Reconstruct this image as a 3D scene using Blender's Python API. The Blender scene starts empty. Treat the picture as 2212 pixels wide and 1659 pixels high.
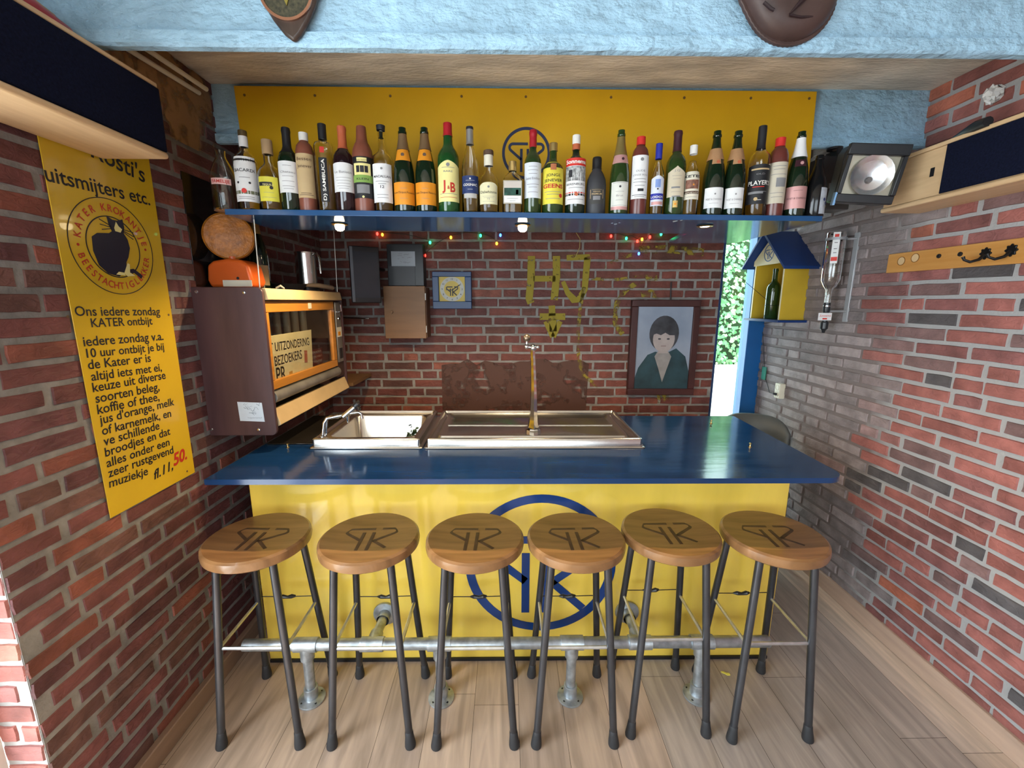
import bpy, bmesh, math, random
from mathutils import Vector, Matrix
PI = math.pi
sc = bpy.context.scene
col = sc.collection
# ------------------------------------------------------------------ camera, world, exposure
W, H, F = 2212.0, 1659.0, 920.0
PITCH, YAW, ROLL = math.atan(177.5 / F), math.radians(.73), math.radians(.15)
RC = Matrix.Rotation(-YAW, 3, 'Z') @ Matrix.Rotation(PI / 2 - PITCH, 3, 'X') @ Matrix.Rotation(ROLL, 3, 'Z')
CAM = Vector((0, 0, 1.6))
cd = bpy.data.cameras.new('camera'); cam = bpy.data.objects.new('camera', cd); col.objects.link(cam)
cam.matrix_world = Matrix.Translation(CAM) @ RC.to_4x4()
cd.sensor_fit = 'HORIZONTAL'; cd.sensor_width = 36.0; cd.lens = F / W * 36.0
cd.clip_start = .02; cd.clip_end = 100
sc.camera = cam
sc.view_settings.view_transform = 'Standard'; sc.view_settings.look = 'None'
sc.view_settings.gamma = 1; sc.view_settings.use_curve_mapping = False
sc.view_settings.exposure = -0.28
cy = sc.cycles
cy.max_bounces = 8; cy.diffuse_bounces = 4; cy.glossy_bounces = 4; cy.transmission_bounces = 8; cy.transparent_max_bounces = 8
cy.caustics_reflective = False; cy.caustics_refractive = False; cy.blur_glossy = .6; cy.sample_clamp_indirect = 6.0
wd = bpy.data.worlds.new('daylight'); sc.world = wd; wd.use_nodes = True
bg = wd.node_tree.nodes['Background']; bg.inputs[0].default_value = (.80, .92, 1.0, 1); bg.inputs[1].default_value = 9.0


def area(name, loc, target, sx, sy, power, color):
    d = bpy.data.lights.new(name, 'AREA'); d.shape = 'RECTANGLE'; d.size = sx; d.size_y = sy; d.energy = power; d.color = color
    o = bpy.data.objects.new(name, d); col.objects.link(o); o.location = loc
    o.rotation_euler = (Vector(target) - Vector(loc)).to_track_quat('-Z', 'Y').to_euler()
    return o


def sun(name, direction, strength, color, angle):
    d = bpy.data.lights.new(name, 'SUN'); d.energy = strength; d.color = color; d.angle = angle
    o = bpy.data.objects.new(name, d); col.objects.link(o)
    o.rotation_euler = Vector(direction).to_track_quat('-Z', 'Y').to_euler()
    return o


# daylight: the glazed left wall beside the camera, the window behind it, the garden window in the back corner and the sun
area('daylight_left_glazing', (-1.47, -.15, 1.2), (0, -.15, 1.1), 1.5, 1.8, 58, (.80, .91, 1.0))
area('daylight_rear_window', (.1, -3.42, 1.5), (.1, 0, 1.4), 2.6, 1.5, 20, (.82, .92, 1.0))
sun('sun', (.42, .04, -1.0), 12.0, (1.0, .95, .86), .02)
ptl = area('garden_window_portal', (1.6, 3.12, 1.25), (1.6, 1.0, 1.25), .24, 2.3, 1, (1, 1, 1)); ptl.data.cycles.is_portal = True

# ------------------------------------------------------------------ pixel rays onto real planes (2212 x 1659 frame)
def ray(x, y):
    return RC @ Vector(((x - W / 2) / F, -(y - H / 2) / F, -1))
def PX(x, y, v): d = ray(x, y); return CAM + d * (v / d.x)
def PY(x, y, v): d = ray(x, y); return CAM + d * (v / d.y)
def PZ(x, y, v): d = ray(x, y); return CAM + d * ((v - CAM.z) / d.z)


class Fr:                                   # a flat frame: origin, right, up, outward normal
    def __init__(s, o, u, v): s.o = Vector(o); s.u = Vector(u).normalized(); s.v = Vector(v).normalized(); s.n = s.u.cross(s.v)
    def at(s, a, b, c=0.0): return s.o + s.u * a + s.v * b + s.n * c
    def uv(s, p): q = Vector(p) - s.o; return (q.dot(s.u), q.dot(s.v))
    def px(s, x, y):                        # plane coordinates of a pixel
        d = ray(x, y); t = (s.o - CAM).dot(s.n) / d.dot(s.n); return s.uv(CAM + d * t)


XL, XR, YB, ZC = -1.24, 1.815, 2.97, 2.49
UX, UY, UZ = Vector((1, 0, 0)), Vector((0, 1, 0)), Vector((0, 0, 1))

# ------------------------------------------------------------------ materials
MATS = {}
def lin(c):
    if isinstance(c, str):
        c = [int(c[i:i + 2], 16) / 255 for i in (0, 2, 4)]
        c = [x / 12.92 if x <= .04045 else ((x + .055) / 1.055) ** 2.4 for x in c]
    return (c[0], c[1], c[2], 1)


def M(name, c, rough=.5, metal=0., var=.12, vs=6., stretch=(1, 1, 1), c2=None, bump=0., bs=60., bstretch=None, trans=0., ior=1.45,
      coat=0., emit=0., spec=.5, rvar=0., alpha=1., bdist=.004):
    if name in MATS: return MATS[name]
    m = bpy.data.materials.new(name); m.use_nodes = True; t = m.node_tree; N, L = t.nodes, t.links
    p = N['Principled BSDF']; c = lin(c)
    tc = N.new('ShaderNodeTexCoord'); mp = N.new('ShaderNodeMapping'); L.new(tc.outputs['Object'], mp.inputs[0]); mp.inputs['Scale'].default_value = stretch
    nz = N.new('ShaderNodeTexNoise'); nz.inputs['Scale'].default_value = vs; nz.inputs['Detail'].default_value = 5; L.new(mp.outputs[0], nz.inputs['Vector'])
    rp = N.new('ShaderNodeValToRGB'); rp.color_ramp.elements[0].position = .32; rp.color_ramp.elements[1].position = .68
    lo = tuple(x * (1 - var) for x in c[:3]) + (1,); hi = lin(c2) if c2 else tuple(min(1, x * (1 + var)) for x in c[:3]) + (1,)
    rp.color_ramp.elements[0].color = c if c2 else lo; rp.color_ramp.elements[1].color = hi
    L.new(nz.outputs['Fac'], rp.inputs[0]); L.new(rp.outputs[0], p.inputs['Base Color'])
    p.inputs['Roughness'].default_value = rough; p.inputs['Metallic'].default_value = metal
    p.inputs['Transmission Weight'].default_value = trans; p.inputs['IOR'].default_value = ior
    p.inputs['Coat Weight'].default_value = coat; p.inputs['Specular IOR Level'].default_value = spec; p.inputs['Alpha'].default_value = alpha
    if rvar:
        mr = N.new('ShaderNodeMapRange'); mr.inputs['To Min'].default_value = max(.02, rough - rvar); mr.inputs['To Max'].default_value = rough + rvar
        L.new(nz.outputs['Fac'], mr.inputs['Value']); L.new(mr.outputs[0], p.inputs['Roughness'])
    if bump:
        bm = N.new('ShaderNodeBump'); bm.inputs['Strength'].default_value = bump; bm.inputs['Distance'].default_value = bdist
        b2 = N.new('ShaderNodeTexNoise'); b2.inputs['Scale'].default_value = bs; b2.inputs['Detail'].default_value = 6
        m2 = N.new('ShaderNodeMapping'); m2.inputs['Scale'].default_value = bstretch or stretch
        L.new(tc.outputs['Object'], m2.inputs[0]); L.new(m2.outputs[0], b2.inputs['Vector']); L.new(b2.outputs['Fac'], bm.inputs['Height']); L.new(bm.outputs[0], p.inputs['Normal'])
    if emit:
        p.inputs['Emission Color'].default_value = c; p.inputs['Emission Strength'].default_value = emit
    MATS[name] = m
    return m


def glass(name, c, rough=.02, tr=1.0):
    return M(name, c, rough, trans=tr, ior=1.45, var=.02)


def thin_glass(name, c):                   # flat sheet glass: clear, with a mirror sheen at grazing angles
    m = bpy.data.materials.new(name); m.use_nodes = True; N, L = m.node_tree.nodes, m.node_tree.links
    N.remove(N['Principled BSDF']); out = N['Material Output']; a = N.new('ShaderNodeBsdfTransparent'); a.inputs[0].default_value = lin(c)
    b = N.new('ShaderNodeBsdfGlossy'); b.inputs['Roughness'].default_value = .01; f = N.new('ShaderNodeFresnel'); gm_ = N.new('ShaderNodeNewGeometry'); mm = N.new('ShaderNodeMapRange'); mm.inputs['To Min'].default_value = 1.45; mm.inputs['To Max'].default_value = 1 / 1.45; L.new(gm_.outputs['Backfacing'], mm.inputs['Value']); L.new(mm.outputs[0], f.inputs[0])
    x = N.new('ShaderNodeMixShader'); L.new(f.outputs[0], x.inputs[0]); L.new(a.outputs[0], x.inputs[1]); L.new(b.outputs[0], x.inputs[2]); L.new(x.outputs[0], out.inputs[0])
    return m


def brick_mat(name, bump=.5, sat=1.0):
    m = bpy.data.materials.new(name); m.use_nodes = True; t = m.node_tree; N, L = t.nodes, t.links; p = N['Principled BSDF']
    at = N.new('ShaderNodeAttribute'); at.attribute_name = 'brick_colour'
    tc = N.new('ShaderNodeTexCoord')
    n1 = N.new('ShaderNodeTexNoise'); n1.inputs['Scale'].default_value = 14; n1.inputs['Detail'].default_value = 6; L.new(tc.outputs['Object'], n1.inputs['Vector'])
    mr = N.new('ShaderNodeMapRange'); mr.inputs['From Min'].default_value = .3; mr.inputs['From Max'].default_value = .7; mr.inputs['To Min'].default_value = .72; mr.inputs['To Max'].default_value = 1.28
    L.new(n1.outputs['Fac'], mr.inputs['Value'])
    mx = N.new('ShaderNodeVectorMath'); mx.operation = 'SCALE'; L.new(at.outputs['Color'], mx.inputs[0]); L.new(mr.outputs[0], mx.inputs['Scale'])
    L.new(mx.outputs[0], p.inputs['Base Color']); p.inputs['Roughness'].default_value = .62; p.inputs['Specular IOR Level'].default_value = .4
    n2 = N.new('ShaderNodeTexNoise'); n2.inputs['Scale'].default_value = 34; n2.inputs['Detail'].default_value = 7; n2.inputs['Distortion'].default_value = .8
    mp = N.new('ShaderNodeMapping'); mp.inputs['Scale'].default_value = (1, 1, 1.7); L.new(tc.outputs['Object'], mp.inputs[0]); L.new(mp.outputs[0], n2.inputs['Vector'])
    bm = N.new('ShaderNodeBump'); bm.inputs['Strength'].default_value = bump; bm.inputs['Distance'].default_value = .012; L.new(n2.outputs['Fac'], bm.inputs['Height']); L.new(bm.outputs[0], p.inputs['Normal'])
    return m


# ------------------------------------------------------------------ object helpers
def tag(o, label=None, cat=None, group=None, kind=None):
    for k, v in (('label', label), ('category', cat), ('group', group), ('kind', kind)):
        if v: o[k] = v
    return o


def thing(name, label, cat, loc=(0, 0, 0), group=None, rz=0.):
    o = bpy.data.objects.new(name, None); o.empty_display_size = .05; col.objects.link(o); o.location = loc; o.rotation_euler = (0, 0, rz)
    return tag(o, label, cat, group)


def worigin(o):
    v = Vector((0, 0, 0))
    while o is not None: v += o.location; o = o.parent
    return v


_tc = {}
def text2d(s, bold=0.0, shear=0.0, spacing=1.0):
    key = (s, bold, shear, spacing)
    if key in _tc: return _tc[key]
    cu = bpy.data.curves.new('t', 'FONT'); cu.body = s; cu.size = 1; cu.resolution_u = 3; cu.offset = bold; cu.shear = shear; cu.space_character = spacing
    cu.align_x = 'LEFT'; cu.fill_mode = 'FRONT'
    o = bpy.data.objects.new('t', cu); col.objects.link(o); bpy.context.view_layer.update()
    me = bpy.data.meshes.new_from_object(o.evaluated_get(bpy.context.evaluated_depsgraph_get()))
    vs = [(v.co.x, v.co.y) for v in me.vertices]; fs = [tuple(p.vertices) for p in me.polygons]
    bpy.data.objects.remove(o); bpy.data.curves.remove(cu); bpy.data.meshes.remove(me)
    x0 = min(v[0] for v in vs) if vs else 0; x1 = max(v[0] for v in vs) if vs else 1
    _tc[key] = ([(v[0] - x0, v[1]) for v in vs], fs, x1 - x0)
    return _tc[key]


class MB:
    def __init__(s): s.v = []; s.f = []; s.mi = []; s.m = 0
    def add(s, vs, fs):
        b = len(s.v); s.v += [Vector(v) for v in vs]
        for f in fs: s.f.append(tuple(b + i for i in f)); s.mi.append(s.m)
        return s
    def mat(s, i): s.m = i; return s
    def box(s, x0, y0, z0, x1, y1, z1):
        return s.add([(x0, y0, z0), (x1, y0, z0), (x1, y1, z0), (x0, y1, z0), (x0, y0, z1), (x1, y0, z1), (x1, y1, z1), (x0, y1, z1)],
                     [(0, 3, 2, 1), (4, 5, 6, 7), (0, 1, 5, 4), (1, 2, 6, 5), (2, 3, 7, 6), (3, 0, 4, 7)])
    def fbox(s, fr, u0, v0, u1, v1, d0, d1):
        return s.prism(fr, [(u0, v0), (u1, v0), (u1, v1), (u0, v1)], d0, d1)
    def prism(s, fr, poly, d0, d1):         # polygon ccw seen against the normal
        n = len(poly); a = sum(poly[i][0] * poly[(i + 1) % n][1] - poly[(i + 1) % n][0] * poly[i][1] for i in range(n))
        if a < 0: poly = poly[::-1]
        vs = [fr.at(u, v, d0) for u, v in poly] + [fr.at(u, v, d1) for u, v in poly]
        fs = [tuple(range(n - 1, -1, -1)), tuple(range(n, 2 * n))] + [(i, (i + 1) % n, n + (i + 1) % n, n + i) for i in range(n)]
        return s.add(vs, fs)
    def ring(s, fr, cu, cv, r0, r1, d0, d1, n=48, ry=1.0):
        vs = []
        for i in range(n):
            c, q = math.cos(2 * PI * i / n), math.sin(2 * PI * i / n)
            vs += [fr.at(cu + r0 * c, cv + r0 * q * ry, d0), fr.at(cu + r1 * c, cv + r1 * q * ry, d0), fr.at(cu + r1 * c, cv + r1 * q * ry, d1), fr.at(cu + r0 * c, cv + r0 * q * ry, d1)]
        fs = []
        for i in range(n):
            a, b = 4 * i, 4 * ((i + 1) % n)
            for k in range(4): fs.append((a + k, b + k, b + (k + 1) % 4, a + (k + 1) % 4))
        return s.add(vs, [f[::-1] for f in fs])
    def stroke(s, fr, pts, w, d0, d1):      # flat brush stroke along plane points
        pts = [Vector((p[0], p[1])) for p in pts]; n = len(pts); Lf = []; Rt = []
        for i, p in enumerate(pts):
            a = (pts[min(i + 1, n - 1)] - pts[max(i - 1, 0)]).normalized(); q = Vector((-a.y, a.x)) * (w[i] if isinstance(w, (list, tuple)) else w) / 2
            Lf.append(p + q); Rt.append(p - q)
        for i in range(n - 1):
            q = [Rt[i], Rt[i + 1], Lf[i + 1], Lf[i]]
            s.add([fr.at(x.x, x.y, d1) for x in q] + [fr.at(x.x, x.y, d0) for x in q], [(0, 1, 2, 3), (0, 4, 5, 1), (2, 6, 7, 3)] + ([(3, 7, 4, 0)] if i == 0 else []) + ([(1, 5, 6, 2)] if i == n - 2 else []))
        return s
    def tube(s, pts, r, n=10, caps=True):
        pts = [Vector(p) for p in pts]; k = len(pts); b = len(s.v); prev = None; vs = []
        for i, p in enumerate(pts):
            t = (pts[min(i + 1, k - 1)] - pts[max(i - 1, 0)]).normalized()
            if prev is None:
                a = t.orthogonal().normalized()
            else:
                a = prev - t * prev.dot(t); a = a.normalized() if a.length > 1e-6 else t.orthogonal().normalized()
            prev = a; c = t.cross(a); rr = r[i] if isinstance(r, (list, tuple)) else r
            vs += [p + (a * math.cos(2 * PI * j / n) + c * math.sin(2 * PI * j / n)) * rr for j in range(n)]
        fs = [(i * n + j, i * n + (j + 1) % n, (i + 1) * n + (j + 1) % n, (i + 1) * n + j) for i in range(k - 1) for j in range(n)]
        if caps: fs += [tuple(range(n - 1, -1, -1)), tuple(range((k - 1) * n, k * n))]
        return s.add(vs, fs)
    def lathe(s, prof, c=(0, 0, 0), n=28, axis=None):   # profile (r, z); r = 0 closes the end
        c = Vector(c); q = Vector(axis or (0, 0, 1)).normalized(); a = q.orthogonal().normalized() if axis else UX; d = q.cross(a); vs = []; rows = []
        for r, z in prof:
            if r < 1e-6: rows.append([len(vs)]); vs.append(c + q * z)
            else:
                rows.append(list(range(len(vs), len(vs) + n))); vs += [c + q * z + (a * math.cos(2 * PI * j / n) + d * math.sin(2 * PI * j / n)) * r for j in range(n)]
        fs = []
        for A, B in zip(rows, rows[1:]):
            for j in range(n):
                k = (j + 1) % n
                if len(A) == 1 and len(B) == 1: continue
                if len(A) == 1: fs.append((A[0], B[k], B[j]))
                elif len(B) == 1: fs.append((A[j], A[k], B[0]))
                else: fs.append((A[j], A[k], B[k], B[j]))
        return s.add(vs, fs)
    def sphere(s, c, r, n=14, sz=1.0):
        return s.lathe([(r * math.sin(PI * i / n), -r * sz * math.cos(PI * i / n)) for i in range(n + 1)], c, 2 * n)
    def text(s, fr, st, u, v, w=None, h=None, d=.001, bold=.0, shear=0., rot=0., align='C', spacing=1.0):
        """Lettering laid on a frame: width w (or cap height h) with its baseline centre (or left end) at (u, v)."""
        vs, fs, tw = text2d(st, bold, shear, spacing); k = (w / tw) if w else h / .73; ky = (h / .73) if h else k
        off = -tw * k / 2 if align == 'C' else 0; c, q = math.cos(rot), math.sin(rot)
        return s.add([fr.at(u + (x * k + off) * c - y * ky * q, v + (x * k + off) * q + y * ky * c, d) for x, y in vs], fs)
    def text_line(s, fr, st, a, b, d=.001, bold=.0, shear=0., sy=1.0):
        """Lettering whose baseline runs from plane point a to plane point b."""
        vs, fs, tw = text2d(st, bold, shear); a = Vector(a); b = Vector(b); e = (b - a) / tw; f = Vector((-e.y, e.x)) * sy
        return s.add([fr.at(*(a + e * x + f * y), d) for x, y in vs], fs)
    def text_arc(s, fr, st, cu, cv, r, a0, a1, h, d=.001, bold=.0, inward=False, ks=1.0):
        """Lettering set letter by letter round a circle, from angle a0 to a1 (degrees)."""
        n = len(st)
        for i, ch in enumerate(st):
            if ch == ' ': continue
            t = math.radians(a0 + (a1 - a0) * i / (n - 1)); rot = t - PI / 2 if not inward else t + PI / 2
            vs, fs, tw = text2d(ch, bold); k = h / .73; c, q = math.cos(rot), math.sin(rot); x0, y0 = cu + r * math.cos(t), cv + r * math.sin(t)
            s.add([fr.at(x0 + ((x - tw / 2) * k * ks) * c - (y - .36) * k * q, y0 + ((x - tw / 2) * k * ks) * q + (y - .36) * k * c, d) for x, y in vs], fs)
        return s
    def wrap(s, r, z0, z1, a0, a1, d=.0008, n=14, top=None):    # label patch on an upright cylinder at the origin (angle 0 faces -Y)
        vs = []; rows = 8 if top else 1
        for j in range(rows + 1):
            for i in range(n + 1):
                a = a0 + (a1 - a0) * i / n; zt = z1 + (top(2. * i / n - 1) if top else 0); z = z0 + (zt - z0) * j / rows
                vs.append(((r + d) * math.sin(a), -(r + d) * math.cos(a), z))
        return s.add(vs, [(j * (n + 1) + i, j * (n + 1) + i + 1, (j + 1) * (n + 1) + i + 1, (j + 1) * (n + 1) + i) for j in range(rows) for i in range(n)])
    def wrap_text(s, r, st, z, a, w, h=None, d=.0017, bold=.0, vert=False, shear=0.):
        vs, fs, tw = text2d(st, bold, shear); k = w / tw; ky = (h / .73) if h else k; out = []
        for x, y in vs:
            p, q = ((x - tw / 2) * k, y * ky) if not vert else (-(y - .36) * ky, (x - tw / 2) * k)
            out.append(((r + d) * math.sin(a + p / r), -(r + d) * math.cos(a + p / r), z + q))
        return s.add(out, fs)
    def build(s, name, mats, parent=None, bevel=0., smooth=40, local=False, seg=2, sub=0):
        me = bpy.data.meshes.new(name); o = bpy.data.objects.new(name, me); col.objects.link(o)
        off = Vector((0, 0, 0)) if local or parent is None else worigin(parent)
        me.from_pydata([tuple(v - off) for v in s.v], [], s.f)
        for m in (mats if isinstance(mats, (list, tuple)) else [mats]): me.materials.append(m)
        me.polygons.foreach_set('material_index', s.mi)
        if smooth:
            me.polygons.foreach_set('use_smooth', [True] * len(s.f)); me.set_sharp_from_angle(angle=math.radians(smooth))
        me.update()
        if parent: o.parent = parent
        if bevel:
            b = o.modifiers.new('edge', 'BEVEL'); b.width = bevel; b.segments = seg; b.limit_method = 'ANGLE'; b.angle_limit = math.radians(40)
        if sub:
            b = o.modifiers.new('sub', 'SUBSURF'); b.levels = sub; b.render_levels = sub
        return o


def copy_tree(o, parent=None):
    c = o.copy(); col.objects.link(c); c.parent = parent
    for ch in [x for x in bpy.data.objects if x.parent == o]: copy_tree(ch, c)
    return c


def solo(o, label, cat, group=None): return tag(o, label, cat, group)
def struct(o): o['kind'] = 'structure'; return o


def logo(mb, fr, cu, cv, R, d0, d1, ring=True, w=None, sx=1., sy=1.):
    """The bar's ring emblem: mirrored P and K sharing a broken top bar."""
    if ring: mb.ring(fr, cu, cv, R * .885, R, d0, d1, 64)
    w = w or R * .105
    def S(pts): mb.stroke(fr, [(cu + x * R * sx, cv + y * R * sy) for x, y in pts], w, d0, d1)
    arc = lambda cx, cy, r, a0, a1: [(cx + r * math.cos(math.radians(a0 + (a1 - a0) * i / 8)), cy + r * math.sin(math.radians(a0 + (a1 - a0) * i / 8))) for i in range(9)]
    S([(.07, .36), (-.2, .36)] + arc(-.55, .22, .14, 90, 232) + [(-.2, -.245)])
    S([(.27, .36), (.45, .36)] + arc(.57, .22, .14, 90, -52) + [(.12, -.29)])
    S([(-.2, .17), (-.2, -.72)]); S([(.07, .17), (.07, -.72)]); S([(.14, -.25), (.58, -.66)])


# ------------------------------------------------------------------ shared materials
BRICK = brick_mat('brick', .55)
MORTAR = M('mortar', (.36, .35, .335), .9, var=.18, vs=22, bump=.5, bs=90)
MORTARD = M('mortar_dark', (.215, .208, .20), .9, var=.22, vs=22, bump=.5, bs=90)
YEL = M('yellow_bar_paint', (.80, .56, .085), .16, var=.10, vs=3.0, stretch=(2.2, 1, .5), coat=.3, bump=.02, bs=12, rvar=.06)
YELP = M('yellow_panel_paint', (.68, .37, .004), .42, var=.06, vs=3, bump=.03, bs=40)
NAVY = M('navy_paint', (.008, .035, .15), .3, var=.1, vs=5)
BLUTOP = M('blue_counter_paint', (.007, .034, .105), .13, var=.22, vs=5, stretch=(.5, 3, 1), bump=.10, bs=16, bstretch=(.35, 2.2, 1), rvar=.05)
BLUSHELF = M('blue_shelf_paint', (.022, .075, .19), .12, var=.15, vs=4, bump=.03, bs=20)
PALEB = M('pale_blue_masonry_paint', (.32, .52, .68), .6, var=.16, vs=9, stretch=(1, 1, 1.6), bump=1.0, bs=30, bdist=.014)
CONC = M('raw_concrete', (.60, .545, .46), .9, var=.24, vs=9, stretch=(.5, 1.6, 1), bump=.7, bs=60, bdist=.008)
STEEL = M('brushed_steel', (.62, .60, .57), .22, 1.0, var=.08, vs=5, bump=.03, bs=80, bstretch=(.1, 3, 1), rvar=.07)
CHROME = M('chrome', (.78, .79, .80), .06, 1.0, var=.03)
GALV = M('galvanised_steel', (.42, .46, .49), .38, .75, var=.28, vs=30, bump=.2, bs=70, rvar=.1)
BLKSTEEL = M('dark_steel_tube', (.075, .078, .088), .32, .75, var=.3, vs=12, stretch=(1, 1, .4), rvar=.1)
RUBBER = M('black_rubber', (.022, .022, .024), .6)
BLACK = M('black_plastic', (.012, .012, .014), .35)
OAK = M('stool_oak', (.17, .080, .030), .30, var=.3, vs=5, stretch=(1, 7, 1), c2=(.29, .145, .058), coat=.35, bump=.05, bs=9, bstretch=(1, 9, 1))
BURN = M('burnt_mark', (.065, .032, .018), .45, var=.35, vs=25)
BEECH = M('beech_veneer', (.60, .40, .22), .42, var=.12, vs=6, stretch=(8, 1, 8), c2=(.70, .49, .28), bump=.02, bs=30)
CLOTH = M('navy_grille_cloth', (.006, .008, .022), .95, var=.3, vs=150, bump=.4, bs=420, spec=.1)
WHITE = M('white_paint', (.78, .77, .73), .5)
CREAM = M('cream_plastic', (.70, .66, .54), .4)
PAPER = M('cream_label_paper', (.72, .66, .52), .7, var=.06, vs=20)
WPAPER = M('white_label_paper', (.74, .75, .76), .65, var=.05, vs=20)
INK = M('black_print', (.015, .015, .02), .5)
GREYINK = M('grey_print', (.22, .22, .23), .6)
REDINK = M('red_print', (.50, .035, .02), .5)
GOLD = M('gold_foil', (.60, .42, .16), .3, .8)
GREEN_GLASS = M('green_bottle_glass', (.02, .13, .03), .06, trans=.55, var=.15, coat=.4)
DARK_GLASS = M('dark_green_bottle_glass', (.006, .016, .007), .05, var=.3, coat=.6)
OLIVE_GLASS = M('olive_bottle_glass', (.03, .065, .015), .05, trans=.35, var=.2, coat=.5)
CLEAR = glass('clear_bottle_glass', (.97, .97, .95), .03, 1.0)
CROCK = M('brown_stoneware', (.20, .060, .035), .45, var=.15, vs=10, coat=.2)
REDCROCK = M('red_brown_stoneware', (.12, .028, .022), .32, var=.15, vs=10, coat=.3)

# ------------------------------------------------------------------ the setting
def brick_wall(name, fr, w, h, seed, palette, mortar, relief=.005, course=.0625, joint=.013, u0=0., holes=(), courses=None, dull=None):
    rnd = random.Random(seed); mb = MB(); mb.mat(0).fbox(fr, 0, 0, w, h, -.10, 0.0)
    cols = [(.3, .3, .3)] * 6; rows = int(h / course) + 1
    for j in range(rows):
        z0, z1 = j * course + joint / 2, min(h, (j + 1) * course - joint / 2)
        if z1 - z0 < .02: continue
        u = -rnd.random() * .2
        while u < w:
            ln = .212 if rnd.random() < .74 else .100
            a, b = max(u, 0), min(u + ln + rnd.uniform(-.006, .006), w); u += ln + joint + rnd.uniform(-.002, .004)
            if b - a < .03: continue
            cu, cv = (a + b) / 2, (z0 + z1) / 2
            if any(x0 < cu < x1 and y0 < cv < y1 for x0, y0, x1, y1 in holes): continue
            k = rnd.random(); acc = 0
            for wt, c in palette:
                acc += wt
                if k <= acc: break
            f = rnd.uniform(.8, 1.22); c = tuple(x * f for x in c)
            if dull: c = dull(cu, cv, c, rnd)
            out = []
            for p in [(0, 0), (.33, 0), (.66, 0), (1, 0), (1, .5), (1, 1), (.66, 1), (.33, 1), (0, 1), (0, .5)]:
                out.append((a + (b - a) * p[0] + rnd.uniform(-.0018, .0018), z0 + (z1 - z0) * p[1] + rnd.uniform(-.0022, .0022)))
            n = len(out); e = relief * rnd.uniform(.55, 1.25); tl = rnd.uniform(-.0016, .0016)
            vs = [fr.at(x, y, -.002) for x, y in out] + [fr.at(cu + (x - cu) * (1 - .006 / (b - a)), cv + (y - cv) * .89, e + tl * (x - cu) / (b - a)) for x, y in out]
            mb.mat(1).add(vs, [tuple(range(n, 2 * n))] + [(i, (i + 1) % n, n + (i + 1) % n, n + i) for i in range(n)]); cols += [c] * (n + 1)
    o = mb.build(name, [mortar, BRICK], smooth=35)
    ca = o.data.color_attributes.new('brick_colour', 'FLOAT_COLOR', 'CORNER'); dat = []
    for p in o.data.polygons:
        dat += list(cols[p.index]) * 0 + [x for _ in p.vertices for x in (*cols[p.index], 1)]
    ca.data.foreach_set('color', dat)
    return struct(o)


RED, DRED, PURP, GREY, ORNG = (.27, .078, .055), (.17, .045, .038), (.14, .06, .062), (.085, .075, .080), (.36, .105, .058)
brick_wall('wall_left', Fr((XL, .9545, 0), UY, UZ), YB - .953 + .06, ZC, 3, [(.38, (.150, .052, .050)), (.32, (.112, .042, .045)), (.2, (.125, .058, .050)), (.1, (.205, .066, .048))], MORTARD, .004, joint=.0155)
brick_wall('wall_left_return', Fr((-1.345, .953, 0), UX, UZ), 1.345 + XL - .002, ZC, 7, [(.5, (.34, .12, .10)), (.3, (.42, .19, .14)), (.2, (.30, .12, .11))], MORTAR, .004)
def weathered_lit(u, v, c, r):                 # the far stretch of the right wall is old, unpointed grey purple brick, its colour lightened to paint in window light
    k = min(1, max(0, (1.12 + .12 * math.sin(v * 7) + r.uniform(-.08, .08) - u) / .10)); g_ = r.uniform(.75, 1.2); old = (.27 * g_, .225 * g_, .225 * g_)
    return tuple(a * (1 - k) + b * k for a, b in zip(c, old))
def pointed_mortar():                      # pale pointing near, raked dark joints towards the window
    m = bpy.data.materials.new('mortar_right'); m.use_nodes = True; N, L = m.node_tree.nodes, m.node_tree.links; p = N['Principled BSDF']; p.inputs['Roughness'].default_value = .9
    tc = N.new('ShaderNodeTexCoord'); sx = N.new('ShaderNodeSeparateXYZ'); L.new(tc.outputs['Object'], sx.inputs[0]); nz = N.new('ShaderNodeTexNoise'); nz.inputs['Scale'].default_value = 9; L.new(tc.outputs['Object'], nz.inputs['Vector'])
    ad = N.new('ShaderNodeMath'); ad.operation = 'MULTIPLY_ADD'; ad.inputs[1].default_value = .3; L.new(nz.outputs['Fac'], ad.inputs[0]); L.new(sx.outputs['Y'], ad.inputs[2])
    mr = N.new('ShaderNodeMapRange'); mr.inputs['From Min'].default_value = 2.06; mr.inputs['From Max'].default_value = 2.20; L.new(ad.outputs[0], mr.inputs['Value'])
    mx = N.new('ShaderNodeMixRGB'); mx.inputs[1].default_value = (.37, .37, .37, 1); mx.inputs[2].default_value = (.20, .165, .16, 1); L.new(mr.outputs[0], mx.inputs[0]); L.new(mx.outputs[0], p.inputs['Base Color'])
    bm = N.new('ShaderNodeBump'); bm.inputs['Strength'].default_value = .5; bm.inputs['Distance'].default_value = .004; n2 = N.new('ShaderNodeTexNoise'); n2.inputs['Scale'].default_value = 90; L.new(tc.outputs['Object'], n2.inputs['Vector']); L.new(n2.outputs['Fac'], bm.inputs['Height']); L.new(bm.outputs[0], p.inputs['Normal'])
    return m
brick_wall('wall_right', Fr((XR, 3.10, 0), -UY, UZ), 6.3, ZC, 11, [(.42, (.30, .108, .092)), (.27, (.235, .092, .086)), (.16, (.19, .112, .108)), (.10, (.09, .080, .083)), (.05, (.38, .12, .075))], pointed_mortar(), .0075, joint=.0148, dull=weathered_lit)
def sooty(u, v, c, r):                     # the bricks low on the back wall were painted over brown
    if v < 1.27 + r.uniform(-.05, .05) and .75 < u < 2.6: return (.115 * r.uniform(.9, 1.1), .045, .026)
    return c
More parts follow.
